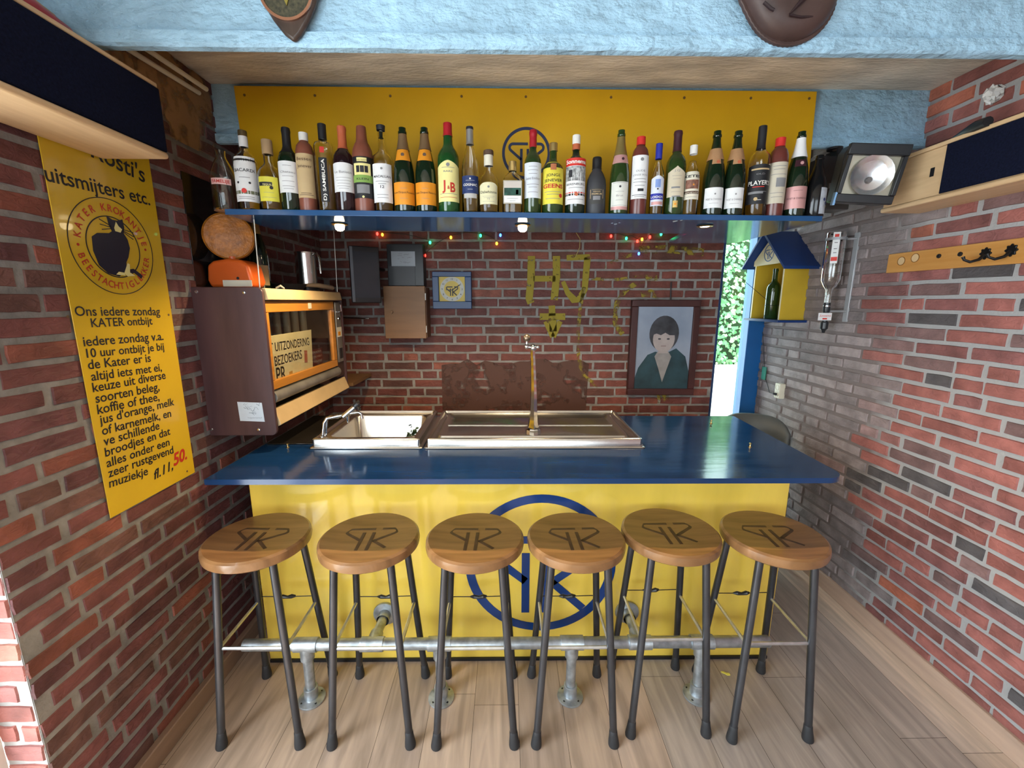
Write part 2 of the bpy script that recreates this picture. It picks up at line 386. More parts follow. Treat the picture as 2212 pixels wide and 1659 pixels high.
bw = brick_wall('wall_back', Fr((XL, YB, 0), UX, UZ), 1.46 - XL, ZC, 5, [(.45, (.165, .048, .034)), (.3, (.135, .040, .032)), (.15, (.115, .043, .030)), (.1, (.20, .062, .040))], M('mortar_back', (.26, .24, .22), .9, var=.2, vs=18, bump=.4, bs=90), .004, dull=None)
# paint on the back wall: letters, arrow and wide sweeps of sprayed ochre, and the brown patch over the joints
bf = Fr((0, YB - .0065, 0), UX, UZ)
def spray_mat(name, c, thr, sc_):
    m = bpy.data.materials.new(name); m.use_nodes = True; N, L = m.node_tree.nodes, m.node_tree.links; p = N['Principled BSDF']
    p.inputs['Base Color'].default_value = lin(c); p.inputs['Roughness'].default_value = .7
    tc = N.new('ShaderNodeTexCoord'); nz = N.new('ShaderNodeTexNoise'); nz.inputs['Scale'].default_value = sc_; nz.inputs['Detail'].default_value = 6; L.new(tc.outputs['Object'], nz.inputs['Vector'])
    mr = N.new('ShaderNodeMapRange'); mr.inputs['From Min'].default_value = thr; mr.inputs['From Max'].default_value = thr + .16; L.new(nz.outputs['Fac'], mr.inputs['Value'])
    mx = N.new('ShaderNodeMath'); mx.operation = 'MULTIPLY'; mx.inputs[1].default_value = .9; L.new(mr.outputs[0], mx.inputs[0]); L.new(mx.outputs[0], p.inputs['Alpha'])
    return m
SPRAY = spray_mat('ochre_spray_paint', (.33, .25, .015), .27, 26); SPRAY2 = spray_mat('thin_ochre_spray', (.30, .22, .02), .44, 22)
g = MB(); B = lambda *p: [bf.px(x, y) for x, y in p]
for pts, w in (([(1148, 553), (1147, 600), (1143, 645), (1147, 655)], .050), ([(1202, 553), (1202, 600), (1197, 648)], .050), ([(1152, 602), (1200, 602)], .038),
               ([(1224, 557), (1274, 555)], .036), ([(1269, 556), (1266, 590), (1263, 625), (1250, 648), (1240, 648), (1226, 632), (1216, 608)], [.044, .044, .042, .042, .05, .036, .028]),
               ([(1192, 660), (1193, 682)], .045), ([(1166, 684), (1221, 684)], .045), ([(1179, 694), (1194, 728)], .036), ([(1210, 694), (1195, 728)], .036), ([(1194, 690), (1195, 716)], .05)):
    g.stroke(bf, B(*pts), w, 0, .001)
g2 = MB()
for pts, w in (([(1262, 620), (1254, 660), (1250, 700), (1247, 745), (1253, 790), (1262, 812), (1280, 826), (1296, 838)], .024), ([(1304, 578), (1330, 562), (1365, 550)], .022),
               ([(1420, 600), (1380, 608), (1350, 628), (1332, 656), (1328, 700), (1345, 722)], .035), ([(1272, 602), (1330, 604), (1400, 596)], .02), ([(1385, 636), (1405, 632), (1425, 640)], .045), ([(1420, 862), (1445, 858)], .06), ([(1380, 540), (1440, 538), (1520, 545)], .05)):
    g2.stroke(bf, B(*pts), w, 0, .001)
pm = MB(); rr = random.Random(21); lo_ = [(-.46 + k * .06, .60) for k in range(18)]; hi_ = [(.58 - k * .061, 1.19 + rr.uniform(-.03, .03)) for k in range(18)]
pm.prism(bf, lo_ + hi_, -.0007, -.0004); pm.build('brown_overpaint', spray_mat('brown_wall_paint', (.100, .042, .028), .36, 9), bw)
g.build('graffiti', SPRAY, bw); g2.build('graffiti', SPRAY2, bw)

# floor: oak planks running towards the back wall, each its own board tone, the right-hand ones greyed to paint in window light
rnd = random.Random(4); fm = MB(); fcol = []
def plank(x0, x1, y0, y1, c):
    fm.add([(x0 + .0007, y0 + .0007, 0), (x1 - .0007, y0 + .0007, 0), (x1 - .0007, y1 - .0007, 0), (x0 + .0007, y1 - .0007, 0)], [(0, 1, 2, 3)]); fcol.append(c)
fm.mat(1).add([(-1.42, -3.3, -.0015), (XR, -3.3, -.0015), (XR, 3.1, -.0015), (-1.42, 3.1, -.0015)], [(0, 1, 2, 3)]); fcol.append((.03, .02, .015)); fm.mat(0)
x = 1.65
plank(1.65, XR, -3.3, 1.24, (.60, .47, .37)); plank(1.65, XR, 1.24, 3.1, (.64, .51, .41))
while x > -1.3:
    x0 = x - .178; y = -3.3 - rnd.random() * 1.5
    while y < 3.1:
        y1 = y + rnd.choice((1.15, 1.5, 1.9)); t = rnd.uniform(.82, 1.12); k = rnd.uniform(0, 1)
        base = (.40 + .05 * k, .33 + .03 * k, .285 + .01 * k) if x > .75 else (.46 + .05 * k, .335 + .03 * k, .255 + .01 * k)
        plank(x0, x, max(y, -3.3), min(y1, 3.1), tuple(q * t for q in base)); y = y1
    x = x0
m = bpy.data.materials.new('oak_floor'); m.use_nodes = True; N, L = m.node_tree.nodes, m.node_tree.links; p = N['Principled BSDF']
at = N.new('ShaderNodeAttribute'); at.attribute_name = 'board_tone'; tc = N.new('ShaderNodeTexCoord'); mp = N.new('ShaderNodeMapping'); mp.inputs['Scale'].default_value = (9, .9, 1); L.new(tc.outputs['Object'], mp.inputs[0])
nz = N.new('ShaderNodeTexNoise'); nz.inputs['Scale'].default_value = 2.4; nz.inputs['Detail'].default_value = 7; nz.inputs['Distortion'].default_value = 1.2; L.new(mp.outputs[0], nz.inputs['Vector'])
mr = N.new('ShaderNodeMapRange'); mr.inputs['From Min'].default_value = .3; mr.inputs['From Max'].default_value = .7; mr.inputs['To Min'].default_value = .74; mr.inputs['To Max'].default_value = 1.2; L.new(nz.outputs['Fac'], mr.inputs['Value'])
mx = N.new('ShaderNodeVectorMath'); mx.operation = 'SCALE'; L.new(at.outputs['Color'], mx.inputs[0]); L.new(mr.outputs[0], mx.inputs['Scale']); L.new(mx.outputs[0], p.inputs['Base Color']); p.inputs['Roughness'].default_value = .34; p.inputs['Specular IOR Level'].default_value = .45
fl = fm.build('floor', [m, M('floor_gap', (.03, .02, .015), .9)], smooth=0)
ca = fl.data.color_attributes.new('board_tone', 'FLOAT_COLOR', 'CORNER'); ca.data.foreach_set('color', [v for pl in fl.data.polygons for _ in pl.vertices for v in (*fcol[pl.index], 1)]); struct(fl)

BASEB = M('baseboard_wood', (.47, .33, .25), .4, var=.12, vs=5, stretch=(6, .6, 6))
struct(MB().box(1.795, -3.2, 0.001, XR - .0005, 2.98, .09).build('baseboard_right', BASEB, bevel=.004))
struct(MB().box(XL + .0005, .96, 0.001, -1.213, 2.95, .08).build('baseboard_left', M('baseboard_left_wood', (.30, .19, .13), .4, var=.12, vs=5, stretch=(6, .6, 6)), bevel=.004))
struct(MB().box(-1.5, -3.3, ZC, 1.95, 3.12, ZC + .1).build('ceiling', CONC))
# the two pale blue ribs under the ceiling; each has a thin lip along its lower edge
def rib(name, y, x0, x1):
    mb = MB(); n = 60
    prof = [(0, ZC), (0, 2.300), (-.012, 2.296), (-.012, 2.268), (-.004, 2.262), (.018, 2.262), (.05, ZC)]
    rr = random.Random(int(y * 100)); vs = []
    for i in range(n + 1):
        xx = x0 + (x1 - x0) * i / n
        for k, (dy, z) in enumerate(prof): vs.append((xx, y + dy + (rr.uniform(-.0012, .0012) if 0 < k < 5 else 0), z + (rr.uniform(-.0015, .0015) if 0 < k < 5 else 0)))
    m_ = len(prof); fs = [(i * m_ + k, i * m_ + k + 1, (i + 1) * m_ + k + 1, (i + 1) * m_ + k) for i in range(n) for k in range(m_ - 1)]
    fs += [tuple(range(m_)), tuple(range(n * m_ + m_ - 1, n * m_ - 1, -1))]
    mb.add(vs, [f[::-1] for f in fs]); return struct(mb.build(name, PALEB, smooth=30))
rib('trim_1', 1.292, XL, XR); rib('trim_2', 1.998, XL, XR)
ws = spray_mat('old_ochre_plaster', (.34, .19, .085), .42, 11)
MB().fbox(Fr((XL + .006, 1.32, 2.19), UY, UZ), 0, 0, .66, .298, 0, .0015).build('plaster_remnant', ws, bpy.data.objects['wall_left'])
# unseen rest of the room, where the daylight comes in
PL = M('plaster', (.55, .53, .50), .85)
rw = MB(); rw.box(-1.5, -3.32, 0, -1.2, -3.2, ZC).box(1.5, -3.32, 0, 1.95, -3.2, ZC).box(-1.2, -3.32, 0, 1.5, -3.2, .75).box(-1.2, -3.32, 2.25, 1.5, -3.2, ZC); struct(rw.build('wall_rear', PL))
struct(MB().box(-1.42, -3.2, 0, -1.345, -1.35, ZC).box(-1.42, -1.35, 2.32, -1.345, .953, ZC).build('wall_left_rear', PL))
wf = MB()
for yy in (-1.35, -.62, .11, .885): wf.box(-1.405, yy, 0, -1.345, yy + .065, 2.32)
for zz in (.0, .95, 2.26): wf.box(-1.40, -1.35, zz, -1.35, .95, zz + .06)
struct(wf.build('window_2', WHITE))
wf = MB()
for xx in (-1.2, -.32, .54, 1.44): wf.box(xx, -3.28, .75, xx + .06, -3.22, 2.25)
for zz in (.75, 2.19): wf.box(-1.2, -3.275, zz, 1.5, -3.225, zz + .06)
struct(wf.build('window_3', WHITE))

# garden window in the back right corner
BLUF = M('bright_blue_frame_paint', (.012, .10, .30), .3, var=.1); BLUD = M('dark_blue_frame_paint', (.02, .055, .17), .4, var=.15)
wn = thing('window_1', None, None, (1.58, 3.03, .3)); wn['kind'] = 'structure'
def sp(o): o['kind'] = 'structure'; return o
sp(MB().box(1.70, 2.998, .0, XR, 3.09, 2.49).build('window_post', BLUF, wn, bevel=.003))
sp(MB().box(1.462, 3.0, .0, 1.492, 3.08, 2.49).build('window_jamb', BLUD, wn, bevel=.003))
sp(MB().box(1.492, 3.0, .0, 1.70, 3.08, .06).build('window_sill', BLUF, wn)); sp(MB().box(1.492, 3.0, 2.40, 1.70, 3.08, 2.49).build('window_head', BLUF, wn))
PANE = thin_glass('window_glass', (.93, 1, .97))
sp(MB().box(1.492, 3.05, .06, 1.70, 3.054, 2.40).build('window_pane', PANE, wn))
# garden
GR = M('pale_paving', (.62, .58, .52), .8, var=.2, vs=3)
struct(MB().box(-1, 3.3, -.12, 9, 14, -.06).build('paving', GR)); struct(MB().box(-9, -4, -.12, -1.6, 3, -.06).build('terrace', GR))
gw = MB();  gw.box(1.2, 4.9, -.06, 5.4, 5.06, .80).box(1.2, 4.86, .80, 5.4, 5.1, .86); struct(gw.build('garden_wall', M('pale_wall_render', (.66, .64, .60), .8, var=.12, vs=2), bevel=.01))
hd = thing('ivy_hedge', 'leafy green ivy hedge seen outside through the narrow window', 'hedge', (3.0, 5.5, .0))
rr = random.Random(9); lf = MB()
for i in range(4600):
    p_ = Vector((rr.uniform(1.5, 4.8), 5.2 + rr.random() ** 2 * .5 + .12 * math.sin(rr.random() * 6), rr.uniform(.75, 2.62))); s_ = rr.uniform(.035, .075)
    a = Vector((rr.uniform(-1, 1), rr.uniform(-.6, .2), rr.uniform(-1, .3))).normalized(); b = a.cross(Vector((rr.uniform(-.5, .5), -1, rr.uniform(.1, .8)))).normalized()
    lf.mat(0 if rr.random() < .6 else 1).add([p_, p_ + a * s_ * .5 + b * s_ * .42, p_ + a * s_, p_ + a * s_ * .5 - b * s_ * .42], [(0, 1, 2, 3)])
lf.build('foliage', [M('ivy_leaf', (.12, .34, .12), .45, var=.4, vs=3), M('young_ivy_leaf', (.34, .58, .26), .45, var=.3, vs=3)], hd, smooth=0)
MB().box(1.5, 5.72, -.06, 4.8, 5.9, 2.5).build('stem_mass', M('hedge_stems', (.03, .06, .02), .9), hd)

# ------------------------------------------------------------------ the bar
bar = thing('bar', 'yellow bar front with a blue ring emblem below the blue counter', 'bar', (.06, 1.667, 0))
mb = MB(); mb.box(-1.07, 1.668, .012, 1.195, 1.70, .958).build('front_panel', YEL, bar, bevel=.004)
mb = MB(); mb.box(-1.07, 1.701, 0, -1.045, 2.24, .958).box(1.17, 1.701, 0, 1.195, 2.24, .958).box(-1.045, 2.22, 0, 1.17, 2.24, .82); mb.build('carcass', M('dark_carcass', (.03, .022, .018), .6), bar)
ff = Fr((0, 1.6675, 0), UX, UZ); mb = MB(); logo(mb, ff, .148, .479, .327, 0, .0015); mb.build('emblem', M('bar_emblem_paint', (.008, .04, .17), .22, var=.1), bar)
MB().box(-1.065, 1.66, 0.0005, 1.19, 1.668, .014).build('toe_seal', BLACK, bar)
top = thing('bar_counter', 'glossy dark blue bar counter top with a rounded right corner', 'counter', (.06, 1.85, .97))
zt, zb = .98, .96; hx0, hx1, hy0, hy1 = -.805, -.40, 1.80, 2.20; tf = Fr((0, 0, 0), UX, UY); mb = MB(); r = .075
rc = [(1.163 + r * math.cos(a), 1.427 + r + r * math.sin(a)) for a in [math.radians(-90 + 90 * i / 8) for i in range(9)]]
mb.prism(tf, [(-1.07, 1.427)] + rc + [(1.262, 2.275), (hx1, 2.288), (hx1, hy0), (hx0, hy0), (hx0, 2.29), (-1.06, 2.29)], zb, zt); mb.prism(tf, [(hx0, hy1), (hx1, hy1), (hx1, 2.288), (hx0, 2.29)], zb, zt)
mb.build('worktop', BLUTOP, top, smooth=20)
BRASS = M('brass', (.62, .42, .16), .28, 1.0, var=.1)
for px in ((1620, 966), (1536, 915), (622, 967)):
    q = PZ(*px, .98); MB().lathe([(.0, 0), (.007, 0), (.007, .002), (.0035, .004), (.0025, .012), (.006, .015), (.006, .018), (0, .021)], q, 14).build('cup_screw', BRASS, top)
# dark glossy plate left of the sink
dp = MB().box(-1.055, 1.80, .981, -.846, 2.27, .986).build('drain_plate', M('dark_enamel', (.018, .015, .012), .12, var=.3, vs=4, coat=.4), bevel=.0015); solo(dp, 'dark glossy plate let into the counter left of the sink', 'plate')
# sink: rim, bowl and front lip in pressed steel
sk = thing('sink', 'brushed steel sink bowl set in the blue counter under the cabinet', 'sink', (-.60, 2.0, .981))
def tray(mb, x0, x1, y0, y1, bx0, bx1, by0, by1, z, depth, rad=.04, n=6):
    def rr_(a0, a1, b0, b1, r): return [(cx + r * math.cos(t), cyy + r * math.sin(t)) for cx, cyy, s0 in ((a1 - r, b1 - r, 0), (a0 + r, b1 - r, 90), (a0 + r, b0 + r, 180), (a1 - r, b0 + r, 270)) for t in [math.radians(s0 + 90 * i / n) for i in range(n + 1)]]
    loops = [(rr_(x0 - .012, x1 + .012, y0 - .012, y1 + .004, .012), .982), (rr_(x0 - .010, x1 + .010, y0 - .010, y1 + .004, .012), .9855), (rr_(x0, x1, y0, y1, .01), .987), (rr_(x0, x1, y0, y1, .01), z - .004), (rr_(x0 + .004, x1 - .004, y0 + .004, y1 - .004, .01), z),
             (rr_(x0 + .012, x1 - .012, y0 + .012, y1 - .012, .012), z), (rr_(x0 + .017, x1 - .017, y0 + .017, y1 - .017, .012), z - .010), (rr_(bx0, bx1, by0, by1, rad), z - .012),
             (rr_(bx0 + .004, bx1 - .004, by0 + .004, by1 - .004, rad), z - .018), (rr_(bx0 + .012, bx1 - .012, by0 + .012, by1 - .012, rad), z - depth + .02), (rr_(bx0 + .03, bx1 - .03, by0 + .03, by1 - .03, rad), z - depth)]
    k = len(loops[0][0]); vs = [(p[0], p[1], zz) for lp, zz in loops for p in lp]
    fs = [(i * k + j, i * k + (j + 1) % k, (i + 1) * k + (j + 1) % k, (i + 1) * k + j) for i in range(len(loops) - 1) for j in range(k)] + [tuple(range((len(loops) - 1) * k, len(loops) * k))]
    mb.add(vs, fs)
mb = MB(); tray(mb, -.835, -.374, 1.755, 2.245, -.79, -.412, 1.815, 2.185, 1.022, .15); mb.build('bowl', STEEL, sk, smooth=45)
MB().lathe([(0, 0), (.026, 0), (.03, .002), (0, .003)], (-.60, 2.0, .8725), 20).build('drain', CHROME, sk)
db = thing('drainboard', 'ribbed steel drainboard right of the sink carrying the beer tap', 'drainboard', (.11, 2.0, .981))
mb = MB(); tray(mb, -.345, .588, 1.755, 2.245, -.315, .55, 1.795, 2.205, 1.022, .024, .02); mb.build('tray', STEEL, db, smooth=45)
MB().tube([(-.30, 2.03, 1.0), (.53, 2.03, 1.0)], .0035, 8).build('rib', STEEL, db)
# clump of greens left in the sink
gr = MB(); rr = random.Random(2)
for i in range(90):
    a = rr.random() * 6.28; d = rr.random() ** .6 * .05; p_ = Vector((-.475 + d * math.cos(a), 2.08 + d * math.sin(a) * .8, .876 + rr.random() * .125 * (1 - d / .065))); e = Vector((rr.uniform(-1, 1), rr.uniform(-1, 1), rr.uniform(0, 1))).normalized(); q = e.orthogonal().normalized()
    gr.add([p_, p_ + e * .011 + q * .008, p_ + e * .022, p_ + e * .011 - q * .008], [(0, 1, 2, 3)])
solo(gr.build('greens', M('wilted_greens', (.012, .035, .012), .6, var=.4), smooth=0), 'clump of dark green leaves lying in the sink bowl', 'leaves')
# small two-handled faucet on the left rim of the sink
fa = thing('faucet', 'chrome faucet with black cross handle on the left rim of the sink', 'faucet', (-.80, 1.79, 1.022))
P_ = lambda x, y, yy: PY(x, y, yy)
base = Vector((-.800, 1.785, 1.022)); b2 = base + Vector((.022, .008, .080))
MB().tube([base, base + Vector((.01, .003, .06)), b2, b2 + Vector((.02, .01, .006))], .0075, 12).lathe([(.013, 0), (.013, .004), (.009, .008)], base, 16).build('post', CHROME, fa)
MB().tube([base + Vector((.012, .004, 0)), base + Vector((.024, .004, .07))], .004, 8).build('support_rod', CHROME, fa)
b3 = b2 + Vector((.075, .02, .012))
MB().tube([b2, b2.lerp(b3, .5), b3], [.007, .0085, .007], 12).lathe([(.010, -.006), (.010, .006)], b2.lerp(b3, .55), 12, axis=b3 - b2).build('cross_pipe', CHROME, fa)
b4 = b3 + Vector((.040, .02, .035))
MB().tube([b3 - Vector((.012, .006, .010)), b4], .0115, 14).build('valve_body', CHROME, fa)
mb = MB(); mb.lathe([(0, -.012), (.012, -.012), (.016, -.006), (.016, .010), (.010, .016), (0, .016)], b4, 10, axis=b4 - b3)
for q in (Vector((.0, .03, .012)), Vector((.02, -.02, -.012)), Vector((-.012, .012, .022))): mb.tube([b4, b4 + q], [.006, .0075], 8)
mb.build('cross_handle', BLACK, fa)
MB().tube([b3, b3 + Vector((.02, .005, .004)), b3 + Vector((.052, .01, .008)), b3 + Vector((.062, .012, .0)), b3 + Vector((.066, .012, -.022))], .006, 10).build('spout', CHROME, fa)
MB().tube([b3 + Vector((.005, 0, -.004)), b3 + Vector((.006, 0, -.035)), b3 + Vector((.008, 0, -.04))], [.006, .005, .001], 10).build('outlet_nozzle', CHROME, fa)
# beer tap column
bt = thing('beer_tap', 'tall tapering chrome beer tap column with ball lever on the drainboard', 'beer tap', (.124, 1.905, 1.0))
c = Vector((.124, 1.905, 1.0)); tp = Vector((.116, 1.905, 1.395))
mb = MB(); ns = 12; vs = []
for i in range(ns + 1):
    t = i / ns; w = .026 * (1 - t) ** 1.0 + .0125 * t - .003 * math.sin(PI * t); w += .007 * max(0, 1 - t * 9); ctr = c.lerp(tp, t) + Vector((.004 * math.sin(PI * t), 0, .025 * (1 - t)))
    for sx, sy in ((0, -1.), (.72, -.45), (.85, .3), (.4, .85), (-.4, .85), (-.85, .3), (-.72, -.45)): vs.append(ctr + Vector((sx * w, sy * w, 0)))
fs = [(i * 7 + j, i * 7 + (j + 1) % 7, (i + 1) * 7 + (j + 1) % 7, (i + 1) * 7 + j) for i in range(ns) for j in range(7)] + [tuple(range(ns * 7, ns * 7 + 7))]
mb.add(vs, fs); mb.build('column', CHROME, bt, smooth=20)
MB().lathe([(0, -.001), (.037, -.001), (.037, .020), (.033, .026), (.022, .032), (0, .034)], c, 12).build('base_ring', CHROME, bt, smooth=25)
MB().sphere(tp + Vector((.003, 0, .003)), .016, 10).tube([tp + Vector((-.024, 0, .006)), tp + Vector((.022, 0, .006))], .007, 12).sphere(tp + Vector((.024, 0, .006)), .007, 8).build('head', CHROME, bt)
l0 = tp + Vector((-.026, 0, .008)); l1 = PY(1138, 733, 1.905)
MB().sphere(l0, .012, 10).tube([l0, l1], [.005, .004], 10).build('lever', CHROME, bt)
MB().sphere(l1 + Vector((0, 0, .006)), .017, 12).build('ball_knob', M('bronze_knob', (.22, .17, .12), .3, .8), bt)

# ------------------------------------------------------------------ bar stools
def make_stool(label):
    t = thing('bar_stool', label, 'bar stool', (0, 0, 0), 'oak bar stools in front of the yellow bar')
    zs = .770; R = .177; yo = -.022
    MB().lathe([(0, zs - .042), (R - .012, zs - .042), (R - .002, zs - .034), (R, zs - .020), (R - .002, zs - .006), (R - .010, zs), (R - .03, zs - .0015), (R * .55, zs - .007), (0, zs - .0085)], (0, yo, 0), 56).build('seat', OAK, t, local=True, smooth=35)
    mb = MB(); fr = Fr((0, yo - .002, zs - .0078), UX, UY); logo(mb, fr, -.002, .012, .130, 0, .0012, ring=False, w=.0115); mb.build('burnt_emblem', BURN, t, local=True, smooth=0)
    for sx in (-1, 1):
        for sy in (-1, 1):
            a = Vector((sx * .096, sy * .100 + yo * .6, zs - .042)); b = Vector((sx * .143, sy * .150, .004)); d = (a - b).normalized()
            lg = MB().tube([a, b + d * .02], .0133, 14).build('leg', BLKSTEEL, t, local=True)
            MB().lathe([(0, 0), (.019, 0), (.020, .006), (.0185, .022), (.0155, .045), (.0145, .062), (.013, .064)], b - Vector((0, 0, .003)), 16, axis=d).build('rubber_foot', RUBBER, lg, local=True)
    k = (.395 - .004) / (zs - .046); px_, py_ = .143 - .047 * k, .150 - .050 * k
    BAR = M('zinc_flat_bar', (.60, .61, .62), .3, .85, var=.15, vs=30)
    for a, b in (((-px_ + .008, -py_ - .004), (px_ - .008, -py_ - .004)), ((-px_, -py_ + .006), (-px_, py_ - .006)), ((px_, -py_ + .006), (px_, py_ - .006))):
        MB().tube([(a[0], a[1], .395), (b[0], b[1], .395)], .0062, 6).build('foot_rung', BAR, t, local=True)
    MB().tube([(-px_, py_ - .002, .412), (-.03, py_ + .001, .409), (.03, py_, .410), (px_, py_ - .002, .414)], .0018, 6).build('tie_wire', BLACK, t, local=True)
    mb = MB(); rr = random.Random(1); mb.tube([(-.035, py_, .410), (-.02, py_ - .004, .413), (0, py_ - .003, .409), (.018, py_ - .004, .414), (.032, py_, .412)], [.003, .0085, .006, .009, .004], 8); mb.build('tape_knot', M('black_tape', (.02, .02, .02), .3), t, local=True)
    return t
names = ['oak bar stool nearest the left brick wall and the yellow sign', 'second oak bar stool from the left brick wall',
         'oak bar stool with a pale swirl of grain beside the ring emblem', 'oak bar stool standing right in front of the blue ring emblem',
         'second oak bar stool from the right brick wall', 'oak bar stool nearest the right brick wall']
s0 = make_stool(names[0])
for i, (xx, yy, rz) in enumerate(((-.898, 1.440, -2), (-.495, 1.436, 3), (-.114, 1.432, -1), (.251, 1.432, 2), (.608, 1.466, 1), (.979, 1.444, -2))):
    o = s0 if i == 0 else copy_tree(s0); o.location = (xx, yy, 0); o['label'] = names[i]; o.rotation_euler.z = 0.0
    for ch in [x_ for x_ in bpy.data.objects if x_.parent == o and x_.name.startswith('burnt')]: ch.rotation_euler.z = math.radians(rz)

# ------------------------------------------------------------------ galvanised foot rail
frl = thing('foot_rail', 'galvanised pipe foot rail standing on the floor along the bar', 'foot rail', (0, 1.478, 0))
yp, zp, rp = 1.478, .258, .0225
MB().tube([(-1.045, yp, zp), (-1.043, yp, zp), (1.055, yp, zp), (1.058, yp, zp)], [rp * .9, rp, rp, rp * .9], 20).build('rail', GALV, frl)
for xx in (-.797, -.268, .262, .785):
    MB().tube([(xx, yp, .012), (xx, yp, zp)], .0195, 18).build('post', GALV, frl)
    MB().tube([(xx - .045, yp, zp), (xx + .045, yp, zp)], .0275, 20).tube([(xx, yp, zp), (xx, yp, zp - .062)], .0265, 18).build('tee_fitting', GALV, frl)
    fo = MB().lathe([(0, .001), (.052, .001), (.053, .004), (.052, .009), (.030, .013), (.027, .016), (.0265, .060), (.024, .062), (.020, .062)], (xx, yp, 0), 30).build('floor_flange', GALV, frl)
    for a in (45, 135, 225, 315): MB().lathe([(0, 0), (.0045, 0), (.0045, .002), (0, .002)], (xx + .040 * math.cos(math.radians(a)), yp + .040 * math.sin(math.radians(a)), .0095), 10).build('screw', BLACK, fo)
for xx in (-.535, .535):
    MB().tube([(xx, yp, zp), (xx, 1.65, .248)], .0195, 18).tube([(xx - .045, yp, zp), (xx + .045, yp, zp)], .0275, 20).tube([(xx, yp, zp), (xx, yp + .06, zp - .003)], .0265, 18).build('wall_bracket', GALV, frl)
    MB().lathe([(.027, .05), (.027, .015), (.052, .011), (.053, .004), (.052, .001), (0, .001)], (xx, 1.6675, .247), 28, axis=(0, -1, 0)).build('wall_flange', GALV, frl)
mb = MB(); q = PZ(1567, 1455, .001); fr = Fr(q, (1, -.25, 0), (.25, 1, 0)); mb.prism(fr, [(-.018, .004), (-.006, .006), (.004, .001), (.016, .004), (.018, -.006), (.006, -.010), (-.004, -.004), (-.016, -.001)], 0.0005, .004)
solo(mb.build('paper_scrap', M('yellow_paper', (.75, .68, .12), .6)), 'small yellow scrap lying on the floor by the rail', 'scrap')

# ------------------------------------------------------------------ hanging shelf, lamps and yellow back board
zs1, zs0 = 1.931, 1.911
sh = thing('bottle_shelf', 'long dark blue hanging shelf carrying the row of bottles', 'shelf', (.1, 1.85, zs0))
pts = [(-1.031, 1.661), (1.228, 1.733), (1.222, 2.36), (.875, 2.388), (.835, 2.055), (-1.03, 1.992)]
MB().prism(tf, pts, zs0, zs1).build('board', BLUSHELF, sh, bevel=.0015)
GLOW = M('lamp_glow', (1.0, .80, .50), .3, emit=30.0, var=0)
GLOW2 = M('dim_lamp_glow', (1.0, .80, .50), .3, emit=9.0, var=0)
for i, xx in enumerate((-.681, .065, .816)):
    yy = 1.836
    lp = MB().lathe([(.020, -.0005), (.030, -.001), (.033, -.004), (.030, -.006), (.0225, -.0065), (.019, -.003), (.012, .001)], (xx, yy, zs0), 26).build('spot_rim', BRASS, sh)
    if i < 2: MB().lathe([(.018, -.003), (.019, -.012), (.017, -.022), (.010, -.028), (0, -.030)], (xx, yy, zs0), 20).build('bulb', GLOW, lp)
    else: MB().lathe([(.021, -.0035), (.016, -.006), (0, -.008)], (xx, yy, zs0), 20).build('bulb', GLOW2, lp)
    d = bpy.data.lights.new('shelf_spot', 'SPOT'); d.energy = (34, 34, 15)[i]; d.color = (1.0, .74, .42); d.spot_size = math.radians(150); d.spot_blend = .5; d.shadow_soft_size = .010
    o = bpy.data.objects.new('shelf_spot', d); col.objects.link(o); o.location = (xx, yy, zs0 - .04)
CHIP = M('chipped_paint', (.45, .50, .52), .8); rr = random.Random(8)
for px, py, sw in ((1330, 484, .018), (1322, 482, .012), (1338, 481, .010), (1458, 478, .022), (1472, 476, .012)):
    q = PZ(px, py, zs0); MB().prism(Fr((q.x, q.y, zs0), UX, -UY), [(sw * .5 * math.cos(a) * rr.uniform(.5, 1), sw * .8 * math.sin(a) * rr.uniform(.4, 1)) for a in [k * .785 for k in range(8)]], 0, .0006).build('paint_chip', CHIP, sh)
bb = thing('back_board', 'orange yellow board with dark ring emblem behind the bottles', 'board', (.09, 1.972, 1.94))
pz = Fr((0, 1.970, 0), UX, UZ); mb = MB(); mb.prism(pz, [(-1.108, 1.9325), (1.318, 1.9325), (1.301, 2.470), (-1.126, 2.472)], -.010, 0); mb.build('panel', YELP, bb, bevel=.0015)
mb = MB(); logo(mb, pz, .083, 2.222, .103, .0005, .0015); mb.build('emblem', M('emblem_blue', (.02, .028, .075), .6), bb)
for xx in (528, 680, 843, 997, 1136, 1320, 1478, 1622, 1748):
    q = PY(xx, 209 + (xx - 1136) * .006, 1.969); MB().lathe([(0, 0), (.0055, 0), (.005, .0015), (0, .002)], q, 10, axis=(0, -1, 0)).build('screw', M('rusty_screw', (.20, .12, .05), .5, .6), bb)

